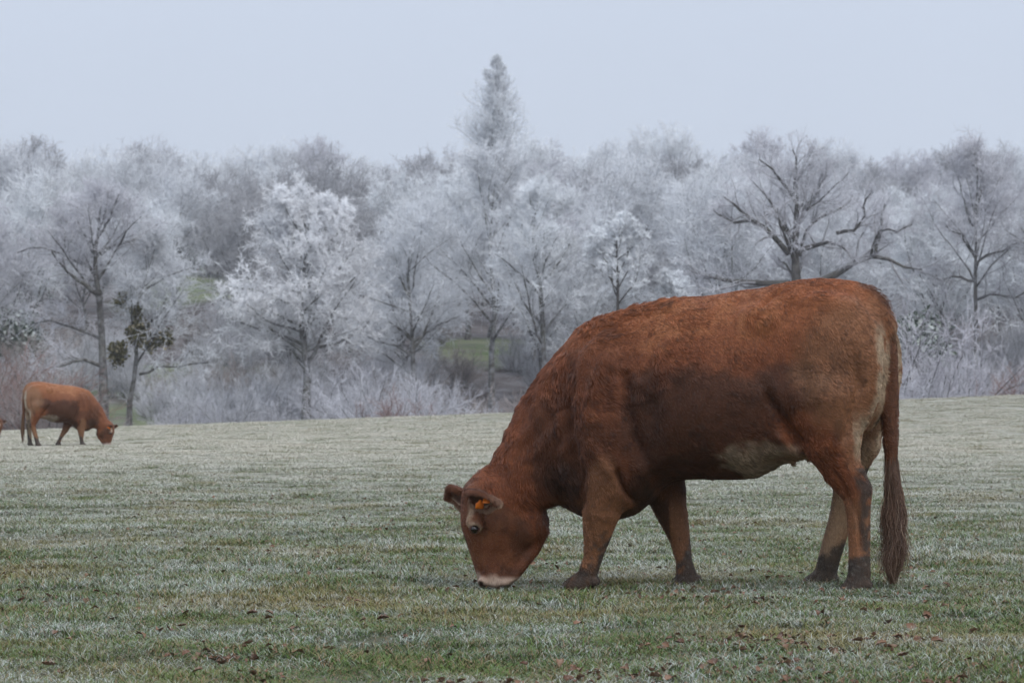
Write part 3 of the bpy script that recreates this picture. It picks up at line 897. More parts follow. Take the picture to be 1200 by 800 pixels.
    for sd in (1, -1):
        if sd == 1:
            base = head(549, 576, .070); B = basis(N3 * .80 - F3 * .52 + np.array([0, 0, -.04]), np.array([0, 0, .66]) - F3 * .58 - N3 * .30)
        else:
            base = head(551, 578, -.072); B = basis(-N3 * .94 + F3 * .10 + np.array([0, 0, .03]), np.array([0, 0, .5]) - F3 * .80)
        ve = em @ B.T + base
        eme = mesh_from("ear", ve * m, efc[:, ::-1] if flip else efc)
        n_ = len(em) // 2
        Vv = np.tile(np.abs(np.linspace(-1, 1, nv)), nu); Uu = np.repeat(np.linspace(0, 1, nu), nv)
        rimw = smooth01((np.maximum(Vv, Uu) - .72) / .25)[:, None]
        low = (smooth01((np.tile(np.linspace(-1, 1, nv), nu) * sd + .1) / .5) * .75 + .25 * (Uu > .75))[:, None]
        outc = np.tile(np.array([.17, .06, .026]), (n_, 1))
        inc = np.array([.085, .042, .03]) * (1 - rimw) + rimw * (np.array([.16, .06, .03]) * (1 - low) + np.array([.58, .42, .30]) * low)
        ec = np.concatenate([outc, inc])
        add_attr(eme, "coat", 'FLOAT_COLOR', 'POINT', np.concatenate([ec, np.ones((len(ec), 1))], 1))
        ear = link("ear", eme, root, mats['hide'])
        if hairs:
            fq = np.repeat(np.arange(len(efc)), 110)
            w2 = rng.random((len(fq), 2))
            cr = ve[efc[fq]]
            P = (cr[:, 0] * (1 - w2[:, :1]) + cr[:, 1] * w2[:, :1]) * (1 - w2[:, 1:]) + (cr[:, 3] * (1 - w2[:, :1]) + cr[:, 2] * w2[:, :1]) * w2[:, 1:]
            fn = norm(np.cross(cr[:, 2] - cr[:, 0], cr[:, 3] - cr[:, 1]))
            # shorter fur on the back of the ear, long pale fringe along its rim and inside
            rw = np.concatenate([rimw, rimw])[:, 0][efc[fq]].mean(1)
            ins = (efc[fq][:, 0] >= n_)
            d = norm(B[:, 0] * .9 + fn * (.35 + .3 * ins)[:, None] - np.array([0, 0, .35]) * rw[:, None] + rng.normal(0, .22, P.shape))
            ln = (.010 + .020 * rw + .006 * ins) * (.6 + .7 * rng.random(len(P)))
            keep = rng.random(len(P)) < (.45 + .5 * rw)
            P, d, ln, fq2, rw = P[keep], d[keep], ln[keep], fq[keep], rw[keep]
            hc = ec[efc[fq2]].mean(1) * (.75 + .5 * rng.random(len(P)))[:, None]
            pts = np.stack([P, P + d * (ln * .5)[:, None], P + norm(d - np.array([0, 0, .4])) * ln[:, None]], 1)
            make_curves("ear_hair", pts, np.repeat(np.array([[.0008, .0007, .0002]]), len(P), 0), hc, ear, mats['hair'])
        if sd == 1:
            tv, tf = tag_mesh()
            for (off, sc, rx, rz) in (((.124, .0, -.018), .60, -.75, .3), ((.100, -.004, -.046), .66, .35, -.2)):
                Rm = np.array([[1, 0, 0], [0, math.cos(rx), -math.sin(rx)], [0, math.sin(rx), math.cos(rx)]])
                # plate turned to face sideways, hanging from its stud
                wb = basis(-F3 * .85 + N3 * (.25 + rz), np.array([0, 0, 1.0]))
                vt = (tv * sc) @ Rm.T @ wb.T + (base + B @ np.array(off))
                tme = mesh_from("ear_tag", vt * m, [q[:, ::-1] if flip else q for q in tf], smooth=False)
                link("ear_tag", tme, ear, mats['tag'])
    if hairs:
        hr = grow_coat(v, f, nrm, colour, hd, hairs, root, mats['hair']); tag(hr, kind='stuff')
        grow_switch(root, mats['hair'])
    else:
        # the far animals' tail tuft: a bunch of tapering locks
        sv_, sf_ = [], []
        for q in range(16):
            a = rng.random() * 6.28; r0 = .02 * rng.random() ** .5
            path = np.array([loc(px, py, .01) for px, py in ((1047, 500), (1047, 560), (1049, 610), (1048, 640 + 40 * rng.random()))])
            rads = np.array([.012, .016, .015, .002]); spread = np.array([.4, 1.4, 1.9, 1.2]) * r0
            ringi = np.linspace(0, 2 * math.pi, 5, endpoint=False)
            k0 = len(sv_) * 20
            sv_.append(np.array([[p[0] + math.cos(a) * s_ + r_ * math.cos(t), p[1] + math.sin(a) * s_ + r_ * math.sin(t), p[2]] for p, r_, s_ in zip(path, rads, spread) for t in ringi]))
            sf_.append(np.array([[k0 + i * 5 + j, k0 + i * 5 + (j + 1) % 5, k0 + i * 5 + 5 + (j + 1) % 5, k0 + i * 5 + 5 + j] for i in range(3) for j in range(5)]))
        link("tail_switch", mesh_from("tail_switch", np.concatenate(sv_) * m, np.concatenate(sf_)), root, mats['switch'])
    return root

def build_cattle():
    mats = {'hide': hide_material("red_hide"), 'hair': hair_material("red_hair")}
    ey = Mat("wet_dark_eye", 0.06, 0.6); ey.color((.012, .007, .005)); mats['eye'] = ey.m
    ld = Mat("dark_eyelid", 0.5, 0.3); ld.color((.075, .032, .02)); mats['lid'] = ld.m
    tg = Mat("orange_plastic", 0.4, 0.4); tg.color((.85, .20, .02)); mats['tag'] = tg.m
    sw = Mat("tail_brown", 0.8, 0.2); sw.color((.11, .065, .04)); mats['switch'] = sw.m
    near = build_cow(COW_GRID, POSE_NEAR, False, COW_HAIRS, "large red-brown cow grazing nearest the camera, head down, orange tags in its ear", mats)
    near.location = (COW_X, COW_Y, 0)
    near.rotation_euler = (0, 0, math.atan2(FWD[1], FWD[0]))
    # far cow: mirrored stance, heading right and slightly away
    far = build_cow(.016, POSE_FAR, True, 0, "small distant red-brown cow grazing near the crest of the pasture, seen whole on the left", mats)
    for ch in far.children:
        if ch.name.startswith('body'): ch.color = (1.05, 1.2, 1.35, 1)      # a paler, more tan animal
    gx, gy, gz = ground_at_pixel(68, 522)
    sc = (gy / COW_Y) * (77.5 / 372.0) * 1.0
    def stand(o, x, y, yaw, s):
        o.location = (x, y, float(terrain(np.array([x]), np.array([y]))[0]) - .01); o.rotation_euler = (0, 0, yaw); o.scale = (s, s, s)
    stand(far, gx + .08, gy, R(14), sc)
    # a third one just puts its nose into the picture at the left edge
    third = far.copy(); COL.objects.link(third)
    tag(third, "orange-brown muzzle of a cow poking in at the left edge of the photo", "cow")
    for ch in list(far.children):
        c = ch.copy(); COL.objects.link(c); c.parent = third
        for g in ch.children:
            d = g.copy(); COL.objects.link(d); d.parent = c
    nx_, ny_, nz_ = ground_at_pixel(4, 511)
    yaw = R(6)
    stand(third, nx_ - 1.17 * sc * math.cos(yaw), ny_ - 1.17 * sc * math.sin(yaw), yaw, sc)
    print("far cow", gx, gy, gz, sc, "third", nx_, ny_, nz_)

# ------------------------------------------------------------------ turf: blades of grass, and last autumn's leaves
def blade_patch(name, seed, nb, rad, hmin, hmax, wid, mat, lean=.55):
    r = np.random.default_rng(seed)
    a = r.random(nb) * 2 * math.pi; q = np.sqrt(r.random(nb)) * rad
    bx, by = q * np.cos(a), q * np.sin(a)
    L_ = hmin + (hmax - hmin) * r.random(nb) ** 1.7
    dr = r.random(nb) * 2 * math.pi
    ln = lean * (.35 + r.random(nb) * 1.1)
    w = wid * (.6 + .8 * r.random(nb))
    sx, sy = -np.sin(dr), np.cos(dr)
    fx, fy = np.cos(dr), np.sin(dr)
    ts = [0, .38, .72, 1.0]
    ws = [1.0, .9, .6, .0]
    V = []
    for t, ww in zip(ts, ws):
        out = ln * t ** 1.8 * L_
        hz = L_ * (t - .28 * ln * t * t)
        px, py = bx + fx * out, by + fy * out
        if ww > 0:
            V.append(np.stack([px + sx * w * ww / 2, py + sy * w * ww / 2, hz], 1))
            V.append(np.stack([px - sx * w * ww / 2, py - sy * w * ww / 2, hz], 1))
        else:
            V.append(np.stack([px, py, hz], 1))
    V = np.stack(V, 1)                       # nb,7,3
    b = np.arange(nb)[:, None] * 7
    quads = np.concatenate([b + np.array([[0, 1, 3, 2]]), b + np.array([[2, 3, 5, 4]])])
    tris = b + np.array([[4, 5, 6]])
    me = mesh_from(name, V.reshape(-1, 3), [quads, tris])
    add_attr(me, "rnd", 'FLOAT', 'POINT', np.repeat(r.random(nb), 7))
    add_attr(me, "tip", 'FLOAT', 'POINT', np.tile([0, 0, .4, .4, .75, .75, 1], nb))
    me.materials.append(mat)
    return bpy.data.objects.new(name, me)

def leaf_patch(name, seed, mat, size=.035):
    """one dry lobed oak leaf, curled, with thickness along its midrib"""
    r = np.random.default_rng(seed)
    nl = 11
    u = np.linspace(0, 1, nl)
    half = (.06 + .30 * np.sin(u * math.pi) ** .7) * (1 + .28 * np.sin(u * 6.5 * math.pi + r.random())) * size
    half[-1] = .01 * size; half[0] = .02 * size
    curl = .5 + 1.1 * r.random(); bend = r.normal(0, .9); tw = r.normal(0, .5)
    rows = []
    for k, t in enumerate(u):
        for s_ in (-1, -.5, 0, .5, 1):
            y = s_ * half[k]; z = abs(s_) ** 2 * half[k] * curl * .5 + (t - .5) ** 2 * size * bend * .45
            a = tw * (t - .5)
            rows.append([(t - .5) * size, y * math.cos(a) - z * math.sin(a), y * math.sin(a) + z * math.cos(a) + r.normal(0, .012) * size])
    v = np.array(rows); v[:, 2] -= v[:, 2].min() - .004
    lo = v.copy(); lo[:, 2] -= .0009
    q = np.array([[i * 5 + j, i * 5 + j + 1, i * 5 + j + 6, i * 5 + j + 5] for i in range(nl - 1) for j in range(4)])
    me = mesh_from(name, np.concatenate([v, lo]), np.concatenate([q, q[:, ::-1] + len(v)]))
    me.materials.append(mat)
    return me

def scatter(name, P, rot, scl, idx, protos):
    """a cloud of points that carries one of the given objects on every point (a geometry-nodes object)"""
    me = bpy.data.meshes.new(name)
    me.vertices.add(len(P)); me.vertices.foreach_set("co", np.ascontiguousarray(P, dtype=np.float32).ravel())
    add_attr(me, "rot", 'FLOAT_VECTOR', 'POINT', rot)
    add_attr(me, "scl", 'FLOAT_VECTOR', 'POINT', scl)
    a = me.attributes.new("pick", 'INT', 'POINT'); a.data.foreach_set("value", np.ascontiguousarray(idx, dtype=np.int32))
    o = bpy.data.objects.new(name, me); COL.objects.link(o)
    g = bpy.data.node_groups.new(name + "_spread", 'GeometryNodeTree')
    g.interface.new_socket(name="Geometry", in_out='INPUT', socket_type='NodeSocketGeometry')
    g.interface.new_socket(name="Geometry", in_out='OUTPUT', socket_type='NodeSocketGeometry')
    gi = g.nodes.new('NodeGroupInput'); go = g.nodes.new('NodeGroupOutput')
    iop = g.nodes.new('GeometryNodeInstanceOnPoints')
    c = bpy.data.collections.new(name + "_kinds")
    for k, p in enumerate(protos):
        p.name = "%s_%02d" % (p.name, k); c.objects.link(p)
    ci = g.nodes.new('GeometryNodeCollectionInfo'); ci.inputs['Collection'].default_value = c
    ci.inputs['Separate Children'].default_value = True; ci.inputs['Reset Children'].default_value = True
    iop.inputs['Pick Instance'].default_value = True
    def named(nm, t):
        n = g.nodes.new('GeometryNodeInputNamedAttribute'); n.data_type = t; n.inputs[0].default_value = nm
        return n.outputs['Attribute']
    L = g.links.new
    L(gi.outputs[0], iop.inputs['Points']); L(ci.outputs[0], iop.inputs['Instance'])
    L(named("pick", 'INT'), iop.inputs['Instance Index']); L(named("rot", 'FLOAT_VECTOR'), iop.inputs['Rotation']); L(named("scl", 'FLOAT_VECTOR'), iop.inputs['Scale'])
    L(iop.outputs[0], go.inputs[0])
    md = o.modifiers.new("spread", 'NODES'); md.node_group = g
    return o

def field_points(bands, seed, margin=2.2):
    r = np.random.default_rng(seed)
    out = []
    for y0, y1, dens in bands:
        w = lambda y: .18 * y * 1.06 + margin
        area = (w(y0) + w(y1)) * (y1 - y0)
        n = int(area * dens)
        y = y0 + (y1 - y0) * r.random(n)
        x = (r.random(n) * 2 - 1) * w(y)
        out.append(np.stack([x, y], 1))
    xy = np.concatenate(out)
    return np.concatenate([xy, terrain(xy[:, 0], xy[:, 1])[:, None]], 1)

def grass_material():
    m = Mat("frosted_grass", 0.75, 0.25)
    pos = m.pos()
    rnd = m.attr("rnd").outputs['Fac']; tip = m.attr("tip").outputs['Fac']
    n1 = m.noise(.9, 3, pos); n2 = m.noise(3.2, 3, pos); n3 = m.noise(9.0, 2, pos)
    # how much hoar frost sits on this spot; taller lush clumps and sheltered hollows have less
    pf = m.math('ADD', m.math('MULTIPLY', n1, .55), m.math('ADD', m.math('MULTIPLY', n2, .30), m.math('MULTIPLY', n3, .30)))
    patch = m.rng(pf, .46, .70, 0.14, .72)
    far = m.n("ShaderNodeSeparateXYZ"); m.l(pos, far.inputs[0])
    patch = m.math('ADD', patch, m.rng(far.outputs[1], 8.5, 45, -.24, .42))
    clump = m.rng(m.noise(1.35, 3, pos), .555, .63, 0.0, 1.0)
    patch = m.math('MULTIPLY', patch, m.math('SUBTRACT', 1.0, m.math('MULTIPLY', clump, m.rng(far.outputs[1], 12, 70, .85, .55))))
    # each blade is rimed or bare on its own account
    own = m.math('FRACT', m.math('MULTIPLY', rnd, 17.31))
    rimed = m.rng(m.math('SUBTRACT', patch, own), -.22, .22, 0.0, 1.0)
    white = m.math('MULTIPLY', rimed, m.rng(tip, 0, .8, .40, 1.0))
    green = m.mix(m.rng(m.noise(1.7, 2, pos), .35, .65), (0.030, 0.090, 0.012), (0.085, 0.145, 0.026))
    green = m.mix(m.rng(rnd, .0, .7, 0, .6), green, (0.115, 0.155, 0.045))
    st = m.math('GREATER_THAN', rnd, .72)
    straw = m.mix(m.rng(tip, 0, 1), (0.11, 0.060, 0.034), (0.29, 0.195, 0.105))
    base = m.mix(st, green, straw)
    ochre = m.rng(m.noise(.55, 3, pos), .50, .64, 0, .55)
    base = m.mix(ochre, base, (0.25, 0.185, 0.075))
    frost = m.mix(m.rng(far.outputs[1], 12, 50), (0.47, 0.505, 0.485), (0.66, 0.63, 0.56))
    c = m.mix(m.n("ShaderNodeClamp").outputs[0] if False else m.math('MINIMUM', white, .9), base, frost)
    m.color(c)
    m.bsdf.inputs['Sheen Weight'].default_value = 0.0
    return m.m

def leaf_material(name, a, b):
    m = Mat(name, .8, .2)
    pos = m.n("ShaderNodeTexCoord").outputs['Object']
    info = m.n("ShaderNodeObjectInfo")
    base = m.mix(info.outputs['Random'], a, b)
    m.color(m.mix(m.rng(m.noise(60, 3, pos), .45, .7, 0, .45), base, (.33, .30, .28)))
    return m.m

def build_turf():
    gm = grass_material()
    protos = [blade_patch("turf_tuft", 100 + k, 260, .13, .010, .031 if k < 4 else .045, .0022, gm, 1.5) for k in range(6)]
    protos += [blade_patch("turf_tuft", 120 + k, 220, .10, .02, .056, .0026, gm, 1.2) for k in range(2)]
    P = field_points([(6.6, 11, 130), (11, 16, 120), (16, 24, 70), (24, 38, 36), (38, 60, 20), (60, 100, 10)], 5)
    n = len(P); r = np.random.default_rng(9)
    lush = noise3(P, .9, 60, 2)
    idx = r.integers(0, 6, n); tall = (lush > .62) & (r.random(n) < .5) & (P[:, 1] < 45)
    idx[tall] = r.integers(6, 8, tall.sum())
    s = (.75 + .5 * r.random(n)) * (1 + .25 * (noise3(P, 2.0, 61) - .5))
    wide = s * np.interp(P[:, 1], [10, 30, 60, 100], [1, 1.35, 1.9, 2.5])
    hx, hy = COW_X + 1.12 * FWD[0], COW_Y + 1.12 * FWD[1]
    s = s * (1 - .45 * np.exp(-((P[:, 0] - hx) ** 2 + (P[:, 1] - hy + .1) ** 2) / .12))       # grazed short round the muzzle
    zs = s * np.interp(P[:, 1], [10, 40, 100], [.85, .9, 1.0]) * (.7 + .8 * lush)
    scl = np.stack([wide, wide, zs], 1)
    rot = np.stack([np.zeros(n), np.zeros(n), r.random(n) * 6.28], 1)
    P[:, 2] -= .004
    g = scatter("grass", P, rot, scl, idx, protos); tag(g, kind='stuff')
    # leaf litter
    lm = leaf_material("dead_oak_leaf", (.095, .046, .029), (.215, .125, .080))
    meshes = [leaf_patch("dead_leaf", 300 + k, lm) for k in range(7)]
    def clumped(bands, seed, thr):
        Q = field_points(bands, seed); q = noise3(Q, .8, 77, 2); c2 = noise3(Q, 3.5, 78, 2)
        near = 1 - smooth01((Q[:, 1] - 9.0) / 7)
        return Q[(q * .12 + c2 * .18 + .35 + .05 * near) > thr - .04 + .22 * np.random.default_rng(seed).random(len(Q))]
    Q = clumped([(6.6, 12, 300), (12, 18, 130), (18, 30, 40), (30, 60, 6)], 33, .50)
    n = len(Q); print("litter", n)
    Q[:, 2] += .002 + .018 * r.random(n)
    sc = .30 + .70 * r.random(n) ** 1.6
    lp = [bpy.data.objects.new("litter_leaf", me) for me in meshes]
    o = scatter("leaf_litter", Q, np.stack([r.normal(0, .45, n), r.normal(0, .45, n), r.random(n) * 6.28], 1), np.stack([sc] * 3, 1), r.integers(0, 7, n), lp)
    tag(o, kind='stuff')
    # the larger leaves that can be picked out one by one in the foreground
    Q = field_points([(8.9, 12.6, 30)], 35, .1); q = noise3(Q, .8, 77, 2); Q = Q[np.argsort(-q + 1.6 * r.random(len(Q)))][:90]
    Q = Q[np.abs(Q[:, 0]) < .178 * Q[:, 1]]
    for k, p in enumerate(Q):
        o = link("oak_leaf", meshes[k % 7])
        s_ = .70 + .7 * r.random()
        o.location = (p[0], p[1], p[2] + .006 + .010 * r.random()); o.rotation_euler = (r.normal(0, .3), r.normal(0, .3), r.random() * 6.28); o.scale = (s_, s_, s_)
        tag(o, "dry brown oak leaf lying on the frosted grass in the foreground", "leaf", "single dead leaves in the foreground grass")
    print("grass tufts", len(P), "leaves", len(Q))

# ------------------------------------------------------------------ bare winter trees under hoar frost
def tubes(P, Rr, k):
    """P (B,m,3), Rr (B,m) -> verts, quads"""
    B, m, _ = P.shape
    T = np.empty_like(P); T[:, 1:-1] = P[:, 2:] - P[:, :-2]; T[:, 0] = P[:, 1] - P[:, 0]; T[:, -1] = P[:, -1] - P[:, -2]
    T = norm(T)
    a = np.where(np.abs(T[..., 2:3]) > .9, np.array([1.0, 0, 0]), np.array([0, 0, 1.0]))
    U = norm(np.cross(T, a)); V = np.cross(T, U)
    th = np.linspace(0, 2 * math.pi, k, endpoint=False)
    ring = P[:, :, None] + (U[:, :, None] * np.cos(th)[None, None, :, None] + V[:, :, None] * np.sin(th)[None, None, :, None]) * Rr[:, :, None, None]
    v = ring.reshape(-1, 3)
    i = np.arange(B)[:, None, None] * (m * k) + np.arange(m - 1)[None, :, None] * k + np.arange(k)[None, None, :]
    j = np.arange(B)[:, None, None] * (m * k) + np.arange(m - 1)[None, :, None] * k + ((np.arange(k) + 1) % k)[None, None, :]
    q = np.stack([i, j, j + k, i + k], -1).reshape(-1, 4)
    return v, q

def walk(r, start, d, L, m, wob, curve):
    B = len(start)
    P = np.empty((B, m, 3)); P[:, 0] = start
    for s in range(1, m):
        d = norm(d + r.normal(0, wob, (B, 3)) + np.asarray(curve))
        P[:, s] = P[:, s - 1] + d * (L / (m - 1))[:, None]
    return P

def to_shell(pos, d, shell):
    """how far each branch may run before it leaves the rounded crown outline"""
    c, rad = np.asarray(shell[0]), np.asarray(shell[1])
    p = (pos - c) / rad; q = d / rad
    a = (q * q).sum(1); b = (p * q).sum(1); k = (p * p).sum(1) - 1
    return np.maximum((-b + np.sqrt(np.maximum(b * b - a * k, 0))) / a, .25)

def spawn(r, P, Rr, n, t0, t1, ang, ln, m, rr, rmin, rmax, wob=.15, up=0.0, curve=0.0, end=.25, dang=.2, shell=None, fill=False):
    B, m0, _ = P.shape
    par = np.repeat(np.arange(B), n); k = len(par)
    w = np.tile(np.arange(n), B)
    t = t0 + (t1 - t0) * (w + r.random(k)) / n
    s = np.clip(t * (m0 - 1), 0, m0 - 1.001); i = s.astype(int); f = (s - i)[:, None]
    pos = P[par, i] * (1 - f) + P[par, i + 1] * f
    tan = norm(P[par, i + 1] - P[par, i])
    rad = Rr[par, i] * (1 - f[:, 0]) + Rr[par, i + 1] * f[:, 0]
    a = np.where(np.abs(tan[:, 2:3]) > .9, np.array([1.0, 0, 0]), np.array([0, 0, 1.0]))
    U = norm(np.cross(tan, a)); V = np.cross(tan, U)
    az = w * 2.39996 + r.random(B)[par] * 6.28 + r.normal(0, .35, k)
    A = (ang(t) if callable(ang) else ang) + r.normal(0, dang, k)
    d = tan * np.cos(A)[:, None] + (U * np.cos(az)[:, None] + V * np.sin(az)[:, None]) * np.sin(A)[:, None]
    d = norm(d + np.array([0, 0, 1.0]) * up)
    plen = np.linalg.norm(P[:, 1:] - P[:, :-1], axis=2).sum(1)[par]
    L = ln(t, plen) * (.7 + .6 * r.random(k))
    if shell is not None:
        D = to_shell(pos, d, shell)
        inside = ((((pos - np.asarray(shell[0])) / np.asarray(shell[1])) ** 2).sum(1) < .92)
        L = np.where(inside, D * (.78 + .24 * r.random(k)), .22 * shell[1][0]) if fill else np.where(inside, np.minimum(L, D * (.85 + .3 * r.random(k))), L * .8)
    Q = walk(r, pos, d, L, m, wob, (0, 0, curve))
    r0 = np.clip(rad * rr, rmin, rmax)
    return Q, r0[:, None] * np.linspace(1, end, m)[None]

def tree_meshes(name, seed, H, spread, trunk=None, trunk_r=.22, n1=16, n2=8, n3=7, n4=9, t0=.22, shape='round', a1=.95, up1=.25, curve1=.05,
                droop=0.0, r3=.020, r4=.015, limbs=None, fine=1.0, wob1=.13, a2=.75):
    r = np.random.default_rng(seed)
    if trunk is None:
        m = 10
        s = np.linspace(0, 1, m)
        tp = np.stack([np.cumsum(r.normal(0, .012 * H, m)) * (s > 0), np.cumsum(r.normal(0, .012 * H, m)) * (s > 0), s * H * (1.0 if shape == 'spire' else .66)], 1)
    else:
        tp = np.asarray(trunk, float)
    if trunk is not None: H = max(H, tp[-1, 2] + 1.0)
    shell = None
    if shape in ('round', 'dome', 'vase'):
        zc, hz = {'round': (.60, .41), 'dome': (.50, .51), 'vase': (.66, .36)}[shape]
        cx, cy = np.interp(zc * H, tp[:, 2], tp[:, 0]), np.interp(zc * H, tp[:, 2], tp[:, 1])
        shell = ((cx, cy, zc * H), (spread, spread, hz * H))
    m = len(tp); s = np.linspace(0, 1, m)
    P0 = tp[None]; R0 = (trunk_r * (1 - .86 * s ** .9) * (1 + .5 * np.exp(-s * 16)))[None]
    env = {'round': lambda t: np.sin(np.clip((t - t0) / (1.08 - t0), 0, 1) * math.pi) ** .55 + .08,
           'dome': lambda t: np.sqrt(np.clip(1.02 - ((t - t0 * .9) / (1.04 - t0 * .9)) ** 2.0, .01, 1)),
           'vase': lambda t: .55 + .55 * np.sin(np.clip((t - t0) / (1.02 - t0), 0, 1) * math.pi),
           'spire': lambda t: (1.0 - t) ** .85 * (.35 + .65 * np.clip((t - t0) / .18, 0, 1)),
           'cone': lambda t: 1.05 - t}[shape]
    if shape == 'spire':
        ang1 = lambda t: np.full_like(t, .42)
    else:
        ang1 = lambda t: a1 - .35 * np.clip((t - .5) / .5, 0, 1)
    P1, R1 = spawn(r, P0, R0, n1, t0, .99, ang1, lambda t, pl: spread * env(t), 8, .62, .03, 1, wob1, up1, curve1, .18, shell=shell, fill=shell is not None)
    if limbs is not None:
        parts = [(P1, R1)]
        lp, lr = [], []
        for poly, ra, rb in limbs:
            poly = np.asarray(poly, float)
            seg = np.concatenate([[0], np.cumsum(np.linalg.norm(poly[1:] - poly[:-1], axis=1))])
            q = np.linspace(0, seg[-1], 8)
            lp.append(np.stack([np.interp(q, seg, poly[:, j]) for j in range(3)], 1) + r.normal(0, .05, (8, 3)))
            lr.append(np.linspace(ra, rb, 8))
        lp, lr = np.array(lp), np.array(lr)
        P1 = np.concatenate([P1, lp]); R1 = np.concatenate([R1, lr])
    P2, R2 = spawn(r, P1, R1, n2, .16, 1.0, a2, lambda t, pl: pl * (.50 - .22 * t), 6, .55, .016, .11, .20, .12, .03 - droop * .5, .3, shell=shell)
    P3, R3 = spawn(r, P2, R2, n3, .12, 1.0, a2, lambda t, pl: np.maximum(pl * .50, .55) * fine, 3, .6, r3 * .8, r3, .25, .05 - droop, .0 - droop, .6 if a2 > .6 else .25)
    P4, R4 = spawn(r, P3, R3, n4, .05, 1.0, a2 + .05, lambda t, pl: np.maximum(pl * .50, .30) * fine, 2, .8, r4 * .75, r4, .3, .0 - droop, 0, .55)
    tv, tf, off = [], [], 0
    for P, Rr, k in ((P0, R0, 9), (P1, R1, 5)):
        v, q = tubes(P, Rr, k); tv.append(v); tf.append(q + off); off += len(v)
    tm = mesh_from(name + "_trunk", np.concatenate(tv), np.concatenate(tf))
    cv, cf, ca, off = [], [], [], 0
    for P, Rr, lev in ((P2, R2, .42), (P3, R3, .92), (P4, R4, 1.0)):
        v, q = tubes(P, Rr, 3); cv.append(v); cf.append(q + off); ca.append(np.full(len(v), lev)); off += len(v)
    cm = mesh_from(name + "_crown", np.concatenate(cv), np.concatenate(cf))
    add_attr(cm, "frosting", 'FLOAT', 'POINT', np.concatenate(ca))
    return tm, cm

def shrub_meshes(name, seed, H, spread, stems=26, n2=10, n3=7, r3=.016, lean=.55):
    r = np.random.default_rng(seed)
    a = r.random(stems) * 6.28; q = np.sqrt(r.random(stems)) * spread * .45
    start = np.stack([q * np.cos(a), q * np.sin(a), np.full(stems, -.1)], 1)
    d = np.stack([np.cos(a) * lean * (.2 + r.random(stems)), np.sin(a) * lean * (.2 + r.random(stems)), np.ones(stems)], 1)
    L = H * (.65 + .45 * r.random(stems))
    P1 = walk(r, start, norm(d), L, 7, .20, (0, 0, .03)); R1 = np.full((stems, 7), .045) * np.linspace(1, .3, 7)[None]
    P2, R2 = spawn(r, P1, R1, n2, .12, 1.0, .85, lambda t, pl: pl * (.30 - .10 * t), 4, .6, .014, .03, .18, .25, .05, .4)
    P3, R3 = spawn(r, P2, R2, n3, .1, 1.0, .6, lambda t, pl: np.maximum(pl * .45, .3), 2, .8, r3 * .7, r3, .2, .15, 0, .6)
    v, f = tubes(P1, R1, 4)
    tm = mesh_from(name + "_stems", v, f)
    cv, cf, ca, off = [], [], [], 0
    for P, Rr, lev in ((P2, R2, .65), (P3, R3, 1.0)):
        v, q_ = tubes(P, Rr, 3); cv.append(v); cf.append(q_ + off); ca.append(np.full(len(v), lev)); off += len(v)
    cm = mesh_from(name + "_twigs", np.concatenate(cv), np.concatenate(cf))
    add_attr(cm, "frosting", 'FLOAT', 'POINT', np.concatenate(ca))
    return tm, cm

def leafy_mesh(name, seed, rx, ry, rz, n, size):
    """clump of small evergreen leaves: each a folded pair of faces"""
    r = np.random.default_rng(seed)
    nb = 34
    bc = norm(r.normal(0, 1, (nb, 3))) * (r.random((nb, 1)) ** .5) * np.array([rx, ry, rz]) * .72
    b = r.integers(0, nb, n)
    c = bc[b] + norm(r.normal(0, 1, (n, 3))) * (r.random((n, 1)) ** .4) * min(rx, rz) * .60
    d = norm(r.normal(0, 1, (n, 3)) + np.array([0, 0, .3])); s = norm(np.cross(d, r.normal(0, 1, (n, 3)))); u = np.cross(d, s)
    L = size * (.6 + .8 * r.random(n))[:, None]
    V = np.stack([c, c + d * L * .5 + s * L * .32 + u * L * .1, c + d * L, c + d * L * .5 - s * L * .32 + u * L * .1], 1)
    i = np.arange(n)[:, None] * 4
    f = np.concatenate([i + np.array([[0, 1, 2]]), i + np.array([[0, 2, 3]])])
    me = mesh_from(name, V.reshape(-1, 3), f, smooth=False)
    add_attr(me, "rnd", 'FLOAT', 'POINT', np.repeat(r.random(n), 4))
    return me

def bark_material():
    m = Mat("frosty_bark", .9, .15)
    oc = m.n("ShaderNodeTexCoord").outputs['Object']
    info = m.n("ShaderNodeObjectInfo")
    base = m.mix(m.rng(m.noise(1.2, 4, oc), .35, .65), (.045, .040, .038), (.115, .105, .092))
    base = m.mix(m.rng(m.noise(.5, 3, oc), .5, .7, 0, .35), base, (.12, .125, .075))
    fr = m.rng(m.noise(3.0, 4, oc), .40, .70, 0, .8)
    fr = m.math('MULTIPLY', fr, info.outputs['Alpha'])
    m.color(m.mix(fr, base, (.62, .64, .67)))
    m.bump(m.noise(5, 4, oc), .6, .06)
    return m.m

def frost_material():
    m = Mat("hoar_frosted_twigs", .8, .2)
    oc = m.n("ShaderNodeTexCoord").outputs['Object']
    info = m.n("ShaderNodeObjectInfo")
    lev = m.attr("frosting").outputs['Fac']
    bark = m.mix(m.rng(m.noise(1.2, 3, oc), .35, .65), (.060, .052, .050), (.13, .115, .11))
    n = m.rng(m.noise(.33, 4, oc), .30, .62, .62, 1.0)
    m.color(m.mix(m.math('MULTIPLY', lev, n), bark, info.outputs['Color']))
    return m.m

WHITE = (.90, .93, .96); PALE = (.80, .825, .86); LAV = (.70, .705, .75); GREY = (.60, .61, .64); BROWN = (.42, .37, .35); RUST = (.33, .215, .19)

